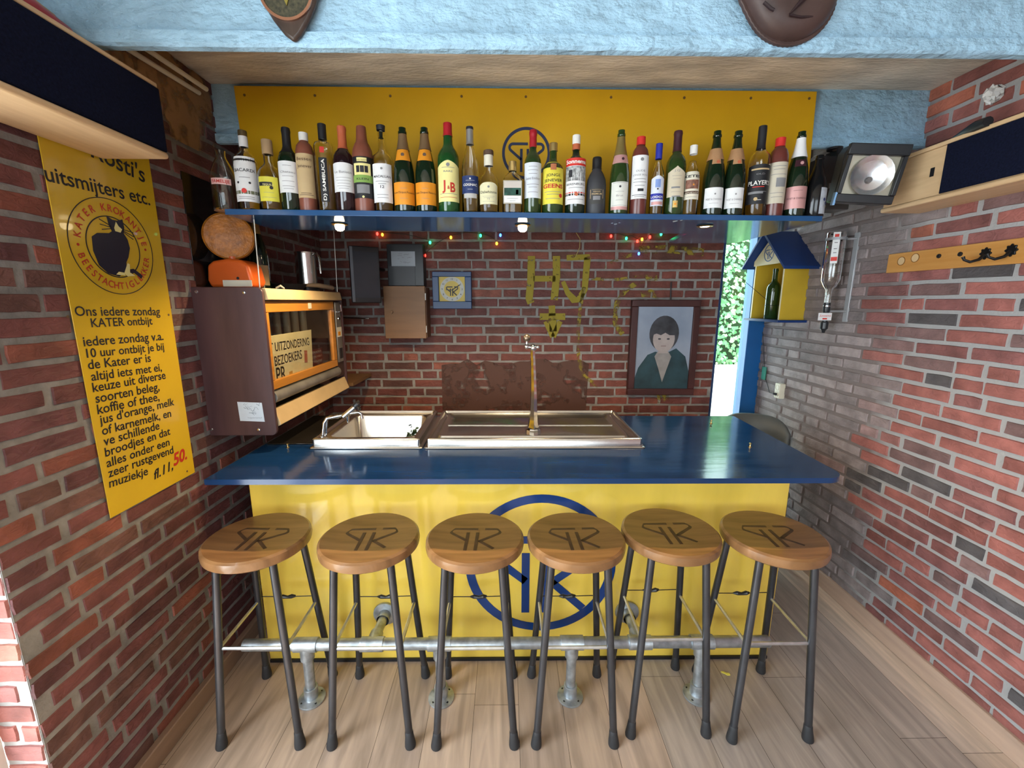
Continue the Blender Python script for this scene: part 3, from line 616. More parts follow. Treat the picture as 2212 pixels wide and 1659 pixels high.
# ------------------------------------------------------------------ bottles
PROF = {
 'bordeaux': [(0, .012), (.6, .004), (.93, 0), (1, .014), (1, .60), (.95, .645), (.78, .695), (.5, .735), (.40, .765), (.375, .80), (.365, .945), (.41, .947), (.41, .975), (.36, .98), (.36, 1), (0, 1)],
 'champagne': [(0, .012), (.6, .004), (.94, 0), (1, .018), (1, .40), (.97, .49), (.88, .58), (.70, .68), (.50, .78), (.38, .87), (.345, .925), (.40, .93), (.41, .945), (.40, .958), (.34, .962), (.34, 1), (0, 1)],
 'spirit': [(0, .012), (.6, .004), (.94, 0), (1, .014), (1, .59), (.97, .64), (.82, .69), (.56, .735), (.44, .77), (.42, .84), (.36, .90), (.36, .985), (.34, 1), (0, 1)],
 'shoulder': [(0, .012), (.6, .004), (.94, 0), (1, .014), (1, .55), (.98, .62), (.88, .68), (.62, .72), (.40, .75), (.34, .79), (.34, .985), (.32, 1), (0, 1)],
 'square': [(0, .012), (.6, .004), (.95, 0), (1, .012), (1, .72), (.99, .755), (.90, .785), (.60, .80), (.42, .81), (.38, .83), (.38, 1), (0, 1)],
 'bulb': [(0, .012), (.6, .004), (.94, 0), (1, .014), (1, .55), (1.02, .60), (.92, .645), (.62, .68), (.40, .705), (.34, .74), (.30, .85), (.32, .93), (.36, 1), (0, 1)],
 'slim': [(0, .012), (.6, .004), (.92, 0), (1, .014), (1, .50), (.92, .60), (.70, .69), (.46, .77), (.38, .82), (.37, .985), (.35, 1), (0, 1)],
 'decanter': [(0, .012), (.6, .004), (.95, 0), (1, .015), (1, .46), (.93, .54), (.75, .60), (.48, .645), (.37, .68), (.36, .985), (.34, 1), (0, 1)],
 'flask': [(0, .012), (.6, .004), (.95, 0), (1, .015), (1, .62), (.88, .70), (.55, .77), (.36, .80), (.34, .83), (.34, 1), (0, 1)],
 'crock': [(0, 0), (.97, 0), (1, .012), (1, .70), (.97, .77), (.85, .835), (.60, .875), (.46, .89), (.44, .90), (.44, 1), (0, 1)],
 'step': [(0, 0), (.97, 0), (1, .012), (1, .66), (.93, .73), (.78, .775), (.70, .80), (.60, .815), (.52, .87), (.47, .985), (.44, 1), (0, 1)],
 'squat': [(0, 0), (.97, 0), (1, .015), (1, .52), (.93, .62), (.72, .71), (.48, .78), (.43, .82), (.43, .985), (.38, 1), (0, 1)],
 'carafe': [(0, .012), (.6, .004), (.95, 0), (1, .02), (1, .52), (.93, .62), (.70, .74), (.42, .85), (.36, .90), (.40, .985), (.42, 1), (0, 1)],
 'vodka': [(0, .012), (.6, .004), (.94, 0), (1, .014), (1, .52), (.92, .60), (.66, .68), (.46, .74), (.42, .78), (.42, 1), (0, 1)],
}
def shelf_front(x): return 1.661 + (x + 1.031) * .0319


def bottle(px, ytop, wpx, prof, gm, label, caps=(), labels=(), turn=.55, name='bottle', py=452, inner=None, group='bottles on the blue shelf', yaw=None, back=.012, flat=1.0):
    """A bottle standing on the shelf under pixel column px; caps and labels are parts given as fractions of its height."""
    x = (px - 1094) / 920 * 1.63; r = wpx / 2 * 1.59 / 920
    for _ in range(4):
        y = shelf_front(x) + r * flat + back; x = PY(px, py, y).x
    h = PY(px, ytop, y).z - zs1 - .001; r = min(r, .049)
    t = thing(name, label, 'bottle', (x, y, zs1 + .001), group)
    P = [(a * r, b * h) for a, b in PROF[prof]]
    mb = MB()
    if gm is CLEAR:                         # hollow: outer and inner wall
        outer = [q for q in P if q[0] > 1e-6][:-1]; inner_p = [(max(q[0] - .0028, .003), max(q[1], .006) if k < 3 else q[1] - .001) for k, q in enumerate(outer)]
        mb.lathe([(0, .003)] + outer + inner_p[::-1] + [(0, .010)], (0, 0, 0), 32)
    else: mb.lathe(P, (0, 0, 0), 32)
    if flat != 1.0: mb.v = [Vector((v.x, v.y * flat, v.z)) for v in mb.v]
    mb.build('glass' if gm not in (CROCK, REDCROCK) else 'body', gm, t, local=True, smooth=50)
    def rad(f):
        for (r0, z0), (r1, z1) in zip(PROF[prof], PROF[prof][1:]):
            if z0 <= f <= z1 and z1 > z0: return (r0 + (r1 - r0) * (f - z0) / (z1 - z0)) * r
        return PROF[prof][-2][0] * r
    for nm, f0, f1, m, extra in caps:
        zz = [f0 + (f1 - f0) * k / 8 for k in range(9)]; e = .0009 + extra
        pr = [(rad(zz[0]), zz[0] * h)] + [(rad(min(f, .999)) + e, f * h) for f in zz]
        if f1 >= .99: pr += [(pr[-1][0] - .002, f1 * h + .0012), (0, f1 * h + .0014)]
        MB().lathe(pr, (0, 0, 0), 24).build(nm, m, t, local=True, smooth=35)
    a0 = -math.atan2(x, y) * turn if yaw is None else yaw
    for nm, f0, f1, ha, m, items, topf in labels:
        rr_ = rad((f0 + f1) / 2); mats = [m]; mb = MB()
        if flat != 1.0:
            fr = Fr((0, -r * flat - .0006, 0), UX, UZ); mb.prism(fr, [(-r * ha, f0 * h), (r * ha, f0 * h), (r * ha, f1 * h), (-r * ha, f1 * h)], 0, .0004)
        elif abs(rad(f0) - rad(f1)) > .002:   # label on a sloping neck
            vs = []; nn = 12; kk = 6
            for j in range(kk + 1):
                f = f0 + (f1 - f0) * j / kk
                for i in range(nn + 1):
                    a = a0 + ha * (2 * i / nn - 1); q = rad(f) + .0009; vs.append((q * math.sin(a), -q * math.cos(a), f * h))
            mb.add(vs, [(j * (nn + 1) + i, j * (nn + 1) + i + 1, (j + 1) * (nn + 1) + i + 1, (j + 1) * (nn + 1) + i) for j in range(kk) for i in range(nn)])
        else: mb.wrap(rr_, f0 * h, f1 * h, a0 - ha, a0 + ha, top=topf)
        for it in items:
            if it[0] == 'box':              # coloured field on the label: u0, v0, u1, v1 as fractions of the label
                _, m2, u0, v0, u1, v1 = it
                if m2 not in mats: mats.append(m2)
                mb.mat(mats.index(m2))
                if flat != 1.0: mb.prism(fr, [(r * ha * u0, h * (f0 + (f1 - f0) * v0)), (r * ha * u1, h * (f0 + (f1 - f0) * v0)), (r * ha * u1, h * (f0 + (f1 - f0) * v1)), (r * ha * u0, h * (f0 + (f1 - f0) * v1))], .0006, .0008)
                else: mb.wrap(rr_, h * (f0 + (f1 - f0) * v0), h * (f0 + (f1 - f0) * v1), a0 + ha * u0, a0 + ha * u1, d=.0012, n=8)
            elif it[0] == 'disc':
                _, m2, u, v, q = it
                if m2 not in mats: mats.append(m2)
                mb.mat(mats.index(m2)); zc_ = h * (f0 + (f1 - f0) * v); rq = rad(f0 + (f1 - f0) * v); ring_ = [(u * ha * rq + q * math.cos(k * PI / 9), zc_ + q * math.sin(k * PI / 9)) for k in range(18)]
                mb.add([((rq + .0022) * math.sin(a0 + p / rq), -(rq + .0022) * math.cos(a0 + p / rq), z) for p, z in ring_], [tuple(range(18))])
            elif it[0] == 'textu':          # lettering off the label's middle: u offset, v, width in metres, height
                _, m2, st, u, v, ww, hh, bd = it
                if m2 not in mats: mats.append(m2)
                mb.mat(mats.index(m2)); mb.wrap_text(rr_, st, h * (f0 + (f1 - f0) * v), a0 + u * ha, ww, hh, bold=bd)
            else:                           # ('text', material, string, v, width fraction, height m, bold, vertical)
                _, m2, st, v, wf, hh, bd = it[:7]
                if m2 not in mats: mats.append(m2)
                mb.mat(mats.index(m2)); zc_ = h * (f0 + (f1 - f0) * v)
                if len(it) > 7: mb.wrap_text(rr_, st, h * (f0 + f1) / 2, a0, wf * h * (f1 - f0), hh, bold=bd, vert=True)
                elif flat != 1.0: mb.text(fr, st, 0, zc_, w=wf * 2 * r * ha, h=hh, d=.001, bold=bd)
                else: mb.wrap_text(rr_, st, zc_, a0, min(wf, 1.0) * 2 * ha * rr_, hh, bold=bd)
        mb.build(nm, mats, t, local=True, smooth=50)
    return t
BL_ = lambda *a: ('box',) + a
TX = lambda *a: ('text',) + a
LN = lambda v, w, m=None: ('box', m or GREYINK, -w, v, w, v + .012)     # a printed rule
NAVYL = M('navy_label', (.012, .03, .12), .5); YELL = M('yellow_label', (.72, .62, .06), .55); PYEL = M('pale_yellow_label', (.80, .72, .30), .55); ORL = M('orange_label', (.72, .27, .015), .5); BLKL = M('black_label', (.012, .012, .015), .5)
PINKL = M('pink_label', (.62, .34, .33), .4, .3); GRNL = M('light_green_label', (.22, .38, .08), .6); PARCH = M('parchment_label', (.52, .38, .20), .7); REDL = M('red_label', (.60, .03, .02), .5); BRONZE = M('bronze_foil', (.30, .19, .10), .4, .6, bump=.3, bs=90); PEACH = M('peach_foil', (.58, .33, .17), .42, .4, bump=.5, bs=60); SILV = M('silver_foil', (.55, .55, .56), .3, .8)
ORCAP = M('orange_red_capsule', (.50, .12, .05), .4); REDCAP = M('red_capsule', (.36, .012, .02), .35); WINECAP = M('dark_wine_capsule', (.045, .012, .02), .4); BLUECAP = M('royal_blue_cap', (.02, .03, .33), .4); REDWAX = M('bright_red_cap', (.60, .03, .025), .35); CORK = M('cork_stopper', (.42, .28, .15), .7); BRCORK = M('brown_stopper', (.10, .055, .035), .6); GREYSTONE = M('dark_grey_stoneware', (.035, .036, .042), .5); BLKGLASS = M('black_bottle_glass', (.006, .006, .007), .12)
LCLEAR = lambda: CLEAR
arch = lambda k, e=2.0: (lambda u: k * (1 - min(1, abs(u) ** e)))
bottle(490, 323, 50, 'carafe', CLEAR, 'clear glass bottle with a narrow pink label at the left shelf end', (), [('label', .40, .50, .8, M('pink_strip_label', (.70, .45, .43), .6), [TX(REDINK, 'FAMELIJE', .25, .85, None, .02)], None)])
bottle(541, 283, 45, 'shoulder', CLEAR, 'clear rum bottle with a tall white label and white neck sleeve', [('screw_cap', .93, 1.0, M('bronze_cap', (.16, .11, .05), .4, .5), .001), ('neck_sleeve', .80, .93, WPAPER, .001)],
       [('label', .10, .66, 1.15, WPAPER, [TX(INK, 'BACARDI', .66, .78, .011, .01), BL_(M('olive_band', (.14, .15, .09), .6), -1, .17, 1, .245), ('disc', REDL, -.1, .24, .0085), ('disc', INK, -.5, .42, .004), ('disc', INK, .35, .42, .004), LN(.53, .4), LN(.10, .6), LN(.06, .6)], arch(.006))])
bottle(590, 303, 50, 'decanter', CLEAR, 'short clear spirit bottle with a yellow label and a beige stopper', [('stopper', .80, 1.0, CORK, .002)], [('label', .12, .46, .8, M('lemon_label', (.66, .60, .06), .55), [BL_(INK, -.95, .62, .4, .78), ('disc', INK, .3, .55, .006), LN(.35, .5), LN(.15, .7), TX(PYEL, 'TEQUILA', .64, .55, .006, .01)], None)])
bottle(632, 277, 41, 'bordeaux', DARK_GLASS, 'dark green wine bottle with plain white label second left of the sambuca', [('capsule', .70, 1.0, BLKL, .0006)], [('label', .21, .585, 1.2, WPAPER, [LN(.85, .35), LN(.52, .45), LN(.36, .5), LN(.2, .5), LN(.12, .4), TX(GREYINK, 'Chateau', .62, .6, .008, .0)], None)])
bottle(668, 288, 37, 'crock', CROCK, 'brown stoneware bottle with white screw cap and parchment label', [('screw_cap', .90, 1.0, WHITE, .0012)], [('label', .16, .72, 1.15, PARCH, [TX(BRCORK, 'Bessen', .84, .7, .012, .0), TX(BRCORK, 'Jenever', .68, .7, .012, .0), LN(.1, .5, BRCORK), LN(.06, .7, BRCORK)], None)])
bottle(708, 269, 39, 'square', CLEAR, 'tall clear bottle with black upright label lettered SAMBUCA', [('cap', .83, 1.0, BLKL, .001)], [('label', .10, .60, .42, BLKL, [TX(WHITE, 'D) SAMBUCA', .5, .94, .0105, .02, True)], None), ('seal', .655, .72, .22, REDL, [], None)])
bottle(749, 274, 43, 'bordeaux', M('dark_red_bottle_glass', (.016, .006, .008), .06, coat=.6), 'dark wine bottle with an orange capsule and white label', [('capsule', .74, 1.0, ORCAP, .0008)], [('label', .22, .55, 1.2, WPAPER, [TX(GREYINK, 'Le Batistin', .66, .72, .009, .0), LN(.5, .6), LN(.4, .6), LN(.3, .5), LN(.2, .55), LN(.12, .4)], arch(.003))])
bottle(790, 274, 43, 'step', CROCK, 'brown stoneware bottle with stepped neck and green black label', (), [('label', .15, .63, 1.15, BLKL, [BL_(PYEL, -.42, .88, .42, .97), BL_(PYEL, -.75, .56, .75, .84), BL_(INK, -.5, .62, .5, .78), BL_(GRNL, -.95, .38, .95, .56), TX(INK, 'KLEIN', .44, .5, .007, .01), BL_(GREYINK, -.55, .12, .55, .33), ('disc', PYEL, 0, .03, .004), TX(INK, 'OUDE TRADITIE', .9, .5, .004, .0)], None)])
bottle(831, 272, 43, 'bulb', CLEAR, 'clear whisky bottle with long neck and white label reading 12', [('stopper', .945, 1.0, INK, .002), ('cork', .86, .94, CREAM, -.006)], [('label', .10, .545, 1.1, WPAPER, [TX(INK, 'MACALLAN', .64, .80, .0085, .008), TX(INK, '12', .37, .17, .010, .01), ('disc', GREYINK, 0, .87, .004), LN(.54, .6), LN(.48, .35), LN(.12, .5), LN(.2, .5)], None)])
for px, lb in ((876, 'champagne bottle with orange label, left of its identical neighbour'), (922, 'champagne bottle with orange label, touching the green whisky bottle side')):
    bottle(px, 277, 45, 'champagne', DARK_GLASS, lb, [('neck_foil', .74, .925, BRONZE, .001)], [('label', .08, .345, 1.25, ORL, [TX(INK, 'Veuve Clicquot Ponsardin', .50, .92, .0075, .0), LN(.27, .3), LN(.72, .25)], None), ('neck_label', .60, .735, .95, ORL, [('disc', BRCORK, 0, .52, .006)], None)])
bottle(971, 267, 47, 'spirit', GREEN_GLASS, 'green whisky bottle with red cap and big red J&B on yellow', [('cap', .86, 1.0, REDCAP, .001)], [('label', .115, .50, 1.2, PYEL, [('textu', REDINK, 'J', -.34, .34, .013, .034, .03), ('textu', REDINK, 'B', .34, .28, .019, .034, .03), ('textu', REDINK, '&', .02, .36, .009, .012, .03), TX(GREYINK, 'RARE', .84, .34, .006, .01), ('disc', GREYINK, 0, 1.05, .0065), LN(.22, .7), LN(.12, .7, REDINK), LN(.97, .5)], arch(.022, 1.4))])
bottle(1017, 275, 37, 'slim', CLEAR, 'slender clear bottle with navy COGNAC label and silver neck', [('capsule', .80, .97, SILV, .0008), ('stopper_top', .97, 1.0, INK, .0012)], [('label', .22, .425, 1.15, NAVYL, [TX(WHITE, 'COGNAC', .42, .72, .0085, .02), ('disc', WHITE, 0, .82, .003), LN(.22, .25, WHITE), LN(.72, .45, WHITE)], None), ('lower_label', .165, .22, .8, M('frosted_label', (.45, .44, .42), .6), [], None)])
bottle(1056, 326, 46, 'decanter', CLEAR, 'squat clear whisky bottle with cream label and brown stopper', [('stopper', .93, 1.0, BRCORK, .004), ('sleeve', .76, .925, CREAM, .002)], [('label', .13, .42, .95, PARCH if False else M('cream_scroll_label', (.70, .66, .42), .6), [TX(INK, 'Dalwhinnie', .58, .85, .010, .0, ), LN(.42, .6), LN(.34, .5), LN(.14, .6), TX(GREYINK, '15', .24, .12, .006, .0), ('disc', GREYINK, 0, .93, .004)], arch(.012, 3))])
bottle(1107, 350, 44, 'flask', CLEAR, 'small flat clear bottle with gold cap and a picture label', [('cap', .82, 1.0, GOLD, .0012)], [('label', .17, .62, .92, M('grey_picture_label', (.40, .37, .30), .55), [BL_(M('sky_print', (.55, .50, .45), .6), -.9, .68, .9, .96), BL_(M('forest_print', (.015, .07, .05), .6, var=.5, vs=60), -.9, .36, .9, .68), BL_(ORL, .35, .40, .62, .60), BL_(WPAPER, -.9, .05, .9, .34), LN(.22, .6), LN(.12, .3, INK)], None)], flat=.55)
bottle(1150, 282, 38, 'bordeaux', OLIVE_GLASS, 'green wine bottle with red capsule before the ring emblem', [('capsule', .80, 1.0, REDCAP, .0008)], [('label', .18, .60, 1.2, M('pale_blue_white_label', (.66, .70, .76), .6), [TX(GREYINK, 'Saint Emilion', .52, .7, .009, .0), LN(.88, .4), LN(.78, .5), LN(.68, .4), LN(.38, .6), LN(.3, .4), LN(.16, .5)], None)])
bottle(1193, 310, 47, 'shoulder', OLIVE_GLASS, 'dark green gin bottle with gold cap and yellow GEENS label', [('cap', .89, 1.0, GOLD, .0014)], [('label', .13, .72, 1.2, YELL, [TX(INK, 'JONGE', .64, .56, .0105, .005), TX(INK, 'JENEVER', .52, .74, .0105, .005), TX(REDINK, 'GEENS', .375, .84, .0145, .03), BL_(M('crest_print', (.40, .13, .05), .6), -.22, .79, .22, .93), ('disc', INK, 0, .95, .003), LN(.28, .7), LN(.22, .5), LN(.12, .6), ('disc', REDL, .62, .2, .0075)], arch(.003))] )
bottle(1241, 293, 44, 'shoulder', DARK_GLASS, 'dark green herb bitter bottle with red banded Sonnema label', [('neck_band', .82, .89, ORCAP, .001), ('cap', .89, 1.0, WHITE, .0014)], [('label', .12, .68, 1.25, WPAPER, [BL_(REDL, -1, .85, 1, 1.02), TX(WHITE, 'Sonnema', .90, .88, .014, .03), BL_(M('engraved_print', (.30, .31, .31), .6, var=.7, vs=90), -.95, .52, .95, .84), BL_(INK, -.6, .6, -.3, .76), TX(INK, 'BERENBURG', .42, .8, .008, .0), BL_(REDL, -1, .245, 1, .27), BL_(INK, -1, .19, 1, .235), ('disc', ORCAP, .05, .215, .0065), LN(.36, .6), LN(.1, .7)], None)])
bottle(1286, 341, 43, 'squat', GREYSTONE, 'short matt black stoneware bottle with a shield shaped print', [('wax_top', .80, 1.0, BLACK, .001)], [('label', .17, .44, .72, M('charcoal_label', (.045, .044, .042), .6), [LN(.9, .7, PARCH), ('box', PARCH, -.95, .35, -.88, .92), ('box', PARCH, .88, .35, .95, .92), TX(PARCH, 'GRAND', .74, .5, .005, .0), TX(PARCH, 'PREMIUM', .58, .7, .006, .01), BL_(GREYINK, -.5, .25, .5, .5)], None)])
bottle(1335, 282, 43, 'champagne', OLIVE_GLASS, 'open sparkling wine bottle with gold neck and cream label', [('neck_foil', .70, .92, M('old_gold_foil', (.33, .25, .09), .38, .6, bump=.3, bs=80), .001)], [('label', .09, .38, .95, M('cream_white_label', (.68, .69, .64), .6), [LN(.95, .85), LN(.04, .85), ('disc', INK, 0, .8, .004), LN(.6, .45), TX(GREYINK, 'Brut', .4, .35, .007, .0), LN(.25, .4)], None), ('neck_label', .60, .70, 1.2, PINKL, [('disc', WINECAP, .2, .5, .005)], None), ('base_band', .05, .09, .95, PINKL, [], None)])
bottle(1377, 297, 37, 'crock', REDCROCK, 'red brown stoneware bottle with flat red cap and tall white label', [('cap', .90, 1.0, REDWAX, .0016)], [('label', .20, .75, 1.15, WPAPER, [('disc', GREYINK, .1, .90, .006), TX(GREYINK, 'OUDE', .62, .45, .007, .0), TX(GREYINK, 'JONGE BOLS', .53, .8, .006, .0), LN(.45, .6), LN(.38, .7), LN(.3, .5), BL_(INK, -.2, .17, .4, .235), LN(.08, .8, INK), LN(.04, .5)], None)])
bottle(1416, 311, 29, 'vodka', CLEAR, 'small clear vodka bottle with blue cap and blue white label', [('cap', .79, 1.0, BLUECAP, .001)], [('label', .12, .50, 1.1, M('white_blue_label', (.62, .66, .76), .5), [BL_(BLUECAP, -1, .24, 1, .46), TX(WHITE, 'LODOV', .29, .9, .008, .02), BL_(PINKL, -.8, .04, .8, .16), BL_(M('cornflower_print', (.20, .30, .62), .5), -.35, .68, .35, .98), ('disc', INK, 0, .62, .003)], arch(.012, 1.2))])
bottle(1454, 284, 43, 'bordeaux', OLIVE_GLASS, 'green wine bottle with dark capsule, cream label and gold seal', [('capsule', .76, 1.0, WINECAP, .0008)], [('label', .21, .50, .95, M('buff_label', (.58, .51, .38), .65), [TX(GREYINK, 'J.Q', 1.02, .28, .007, .0), LN(.85, .5), LN(.72, .4), BL_(GREYINK, -.5, .35, .4, .42), LN(.2, .5), BL_(GREYINK, -.4, .0, .5, .05)], arch(.022, .8)), ('seal', .085, .165, .24, GOLD, [('disc', ORL, 0, .5, .004)], None)])
bottle(1489, 315, 33, 'vodka', CLEAR, 'small clear gin bottle with white cap and cream KETEL label', [('cap', .88, 1.0, WHITE, .0012)], [('label', .22, .62, 1.2, CREAM, [TX(INK, 'KETEL', .78, .95, .009, .025), BL_(M('brown_vignette', (.20, .09, .06), .5, var=.6, vs=70), -.75, .38, .75, .70), ('disc', ORL, .1, .52, .003), BL_(BRCORK, -.9, .2, .9, .3), TX(CREAM, 'JENEVER', .215, .8, .005, .0), LN(.08, .6)], None)])
for px, y0, lb in ((1536, 284, 'near black champagne bottle with peach foil torn halfway, beside the KETEL bottle'), (1580, 284, 'near black champagne bottle with peach foil, left of the black labelled rum')):
    bottle(px, y0, 46, 'champagne', DARK_GLASS, lb, [('neck_foil', .66, .79, PEACH, .0015)], [('label', .085, .325, .95, WPAPER, [TX(GREYINK, 'MOET & CHANDON', .38, .78, .007, .0), LN(.22, .45), ('disc', GREYINK, .05, .68, .003)], None), ('neck_label', .60, .66, .5, PEACH, [('disc', ORCAP, .3, .4, .006)], None)])
bottle(1630, 273, 45, 'shoulder', CLEAR, "clear bottle with large black label lettered PLAYER'S and dark capsule", [('capsule', .75, 1.0, BLKL, .001)], [('label', .13, .55, 1.25, BLKL, [TX(WHITE, "PLAYER'S", .50, .86, .016, .015), BL_(REDL, -.5, .44, .35, .46), BL_(PARCH, -.7, .89, .7, .93), TX(GREYINK, 'OLD', .76, .3, .006, .0), LN(.32, .6, GREYINK), BL_(GREYINK, -.8, .27, .3, .33), ('disc', PARCH, -.2, .13, .0065), LN(.1, .2, WHITE)], arch(.005))])
bottle(1670, 299, 39, 'crock', REDCROCK, 'red brown stoneware bottle with domed red wax top and cream label', [('wax_cap', .895, 1.0, REDWAX, .002)], [('label', .16, .68, 1.2, M('aged_cream_label', (.55, .50, .40), .65), [BL_(GREYINK, -.2, .40, .7, .62), LN(.9, .6), LN(.82, .5), LN(.7, .7), LN(.25, .6), LN(.15, .5)], None)])
bottle(1713, 285, 45, 'champagne', DARK_GLASS, 'champagne bottle with white neck foil and shiny pink label', [('neck_foil', .70, .925, WPAPER, .0015)], [('label', .09, .35, 1.15, PINKL, [TX(WINECAP, 'MOET & CHANDON', .42, .8, .007, .0), LN(.8, .35, WINECAP)], None), ('neck_label', .58, .66, .6, WINECAP, [('disc', PINKL, .2, .5, .006)], None)])
bottle(1757, 336, 42, 'champagne', BLKGLASS, 'dull black bottle with grey label at the far right shelf end', (), [('label', .04, .46, .6, M('grey_blue_label', (.34, .37, .42), .7, var=.25, vs=40), [('disc', NAVYL, -.2, .55, .006), ('disc', NAVYL, .25, .42, .006), ('disc', PARCH, .6, .3, .005)], None)], yaw=.5)

# ------------------------------------------------------------------ yellow cafe sign on the left wall
sg = thing('cafe_sign', 'tall yellow enamel breakfast sign with a black cat on the left wall', 'sign', (XL, 1.42, 1.5))
lf_ = Fr((XL + .008, 0, 0), UY, UZ)
SIGNY = M('yellow_sign_enamel', (.62, .41, .022), .22, var=.05, vs=3, coat=.3, bump=.04, bs=5)
sy0, sy1, sz0, sz1 = 1.237, 1.602, .935, 2.15
vs = []; nn = 18                           # a thin sheet that bows slightly off the wall
bow = lambda a: .004 + .006 * math.sin(PI * a) ** 1
mb = MB()
for side in (0, 1):
    for i in range(nn + 1):
        for j in range(nn + 1):
            a, b = i / nn, j / nn; zlow = sz0 + .022 * (1 - a) * 0
            vs.append(lf_.at(sy0 + (sy1 - sy0) * a, zlow + (sz1 - zlow) * b, (-.004 if side else -.002)))
K = (nn + 1) ** 2; fs = [(i * (nn + 1) + j, (i + 1) * (nn + 1) + j, (i + 1) * (nn + 1) + j + 1, i * (nn + 1) + j + 1) for i in range(nn) for j in range(nn)]
fr = Fr((XL + .0085, 0, 0), UY, UZ)
MB().prism(fr, [(sy0, sz0), (sy1, sz0), (sy1, sz1), (sy0, sz1)], -.003, 0).build('plate', SIGNY, sg, bevel=.001)
L_ = lambda st, a, b, bold=.012, sh=0., sy=1.0: mb.text_line(fr, st, fr.px(*a), fr.px(*b), d=.0009, bold=bold, shear=sh, sy=sy)
mb = MB()
L_("uitsmijters etc.", (98.7, 390), (324.5, 443.5)); L_("Rosti's", (196, 338), (313, 395))
for st, a, b in (("Ons iedere zondag", (162.3, 682.3), (346, 680.7)), ("KATER ontbijt", (197.4, 706.8), (329.5, 700.7)), ("iedere zondag v.a.", (180.7, 748.2), (353, 734.2)), ("10 uur ontbijt je bij", (187.4, 772.7), (354.6, 756)),
                 ("de Kater er is", (190.7, 797.8), (326, 781)), ("altijd iets met ei,", (197.4, 822.8), (349.6, 801)), ("keuze uit diverse", (200.7, 847.3), (358, 817.8)), ("soorten beleg,", (206.8, 870.7), (344.6, 843)), ("koffie of thee,", (210.8, 894.8), (344.6, 864.7)),
                 ("jus d'orange, melk", (215.8, 916.5), (376.4, 874.7)), ("of karnemelk, en", (220.8, 940), (369.7, 899.8)), ("ve schillende", (224.2, 963.4), (344.6, 926.6)), ("broodjes en dat", (227.5, 986.8), (368, 938.3)), ("alles onder een", (230.8, 1010), (366.3, 961.7)),
                 ("zeer rustgevend", (234.2, 1032), (374.7, 978.4)), ("muziekje", (235.9, 1053.7), (319.5, 1025))): L_(st, a, b)
L_("fl.11,", (333, 1036), (374, 1013), .02, .3)
cu0, cv0 = fr.px(148, 530); cu1, cv1 = fr.px(329, 548); ct = fr.px(240, 437.5); cb_ = fr.px(240, 634.5)
ccu, ccv = (cu0 + cu1) / 2, (ct[1] + cb_[1]) / 2 + .004; cr = (cu1 - cu0) / 2
mb.build('lettering', INK, sg, smooth=0)
MB().ring(fr, ccu, ccv, cr * .985, cr, .0004, .0012, 64).build('emblem_ring', INK, sg, smooth=0); MB().ring(fr, ccu, ccv, cr * .62, cr * .64, .0004, .0012, 64).build('emblem_ring', INK, sg, smooth=0)
mb = MB(); rm = cr * .81; mb.text_arc(fr, 'KATER', ccu, ccv, rm, 168, 118, .022, bold=.01, ks=.9); mb.text_arc(fr, 'KROKANTJE', ccu, ccv, rm, 98, 12, .022, bold=.01, ks=.9)
mb.text_arc(fr, 'BEESTACHTIG', ccu, ccv, rm, 198, 290, .022, bold=.01, inward=True, ks=.9); mb.text_arc(fr, 'LEKKER', ccu, ccv, rm, 302, 347, .022, bold=.01, inward=True, ks=.9)
for a in (180, 0): mb.prism(fr, [(ccu + rm * math.cos(math.radians(a + 3)) + .004 * math.cos(t), ccv + rm * math.sin(math.radians(a + 3)) + .004 * math.sin(t)) for t in [k * .6283 for k in range(10)]], .0004, .001)
mb.build('red_lettering', REDINK, sg, smooth=0)
mb = MB(); L_("50.", (375, 1007), (404, 990), .03, .3, 1.1); mb.build('price_lettering', REDINK, sg, smooth=0)
C_ = lambda pts: [(ccu + (x - .5) * cr * 1.28, ccv + (y - .5) * cr * 1.28) for x, y in pts]
mb = MB(); mb.prism(fr, C_([(.12, .62), (.22, .69), (.44, .72), (.50, .76), (.46, .85), (.44, 1.0), (.54, .95), (.64, .95), (.74, .99), (.75, .85), (.72, .76), (.78, .66), (.80, .52), (.74, .36), (.68, .27), (.66, .12), (.50, .02), (.30, .06), (.16, .18), (.10, .40)]), .0004, .0013)
mb.stroke(fr, C_([(.72, .12), (.80, .14), (.88, .09), (.96, .03)]), .012, .0004, .0013)
for a, b in (((.50, .84), (.30, .92)), ((.50, .82), (.30, .84)), ((.50, .80), (.32, .76)), ((.72, .82), (.92, .80)), ((.72, .80), (.92, .73)), ((.70, .79), (.90, .68))): mb.stroke(fr, C_([a, b]), .0022, .0004, .0013)
mb.build('cat_emblem', M('blue_black_print', (.012, .012, .03), .4), sg, smooth=0)
mb = MB(); mb.prism(fr, C_([(.60, .93), (.64, .86), (.70, .82), (.66, .76), (.56, .77), (.55, .82)]), .0014, .0016); mb.build('cat_muzzle', PYEL, sg, smooth=0); mb = MB(); mb.prism(fr, C_([(.60, .08), (.70, .26), (.74, .24), (.72, .10), (.82, .05), (.66, .03)]), .0014, .0016); mb.build('cat_foreleg', PYEL, sg, smooth=0); mb = MB(); mb.prism(fr, C_([(.44, .05), (.50, .10), (.60, .09), (.62, .04)]), .0014, .0016)
mb.build('cat_paw', PYEL, sg, smooth=0)
for p_ in ((146, 684), (364, 680), (226, 1075), (404, 1018)):
    q = fr.px(*p_); MB().lathe([(0, .0015), (.004, .0008), (.004, 0), (0, 0)], fr.at(q[0], q[1], .0002), 10, axis=UX).build('nail', M('rusty_nail', (.12, .07, .03), .6), sg)

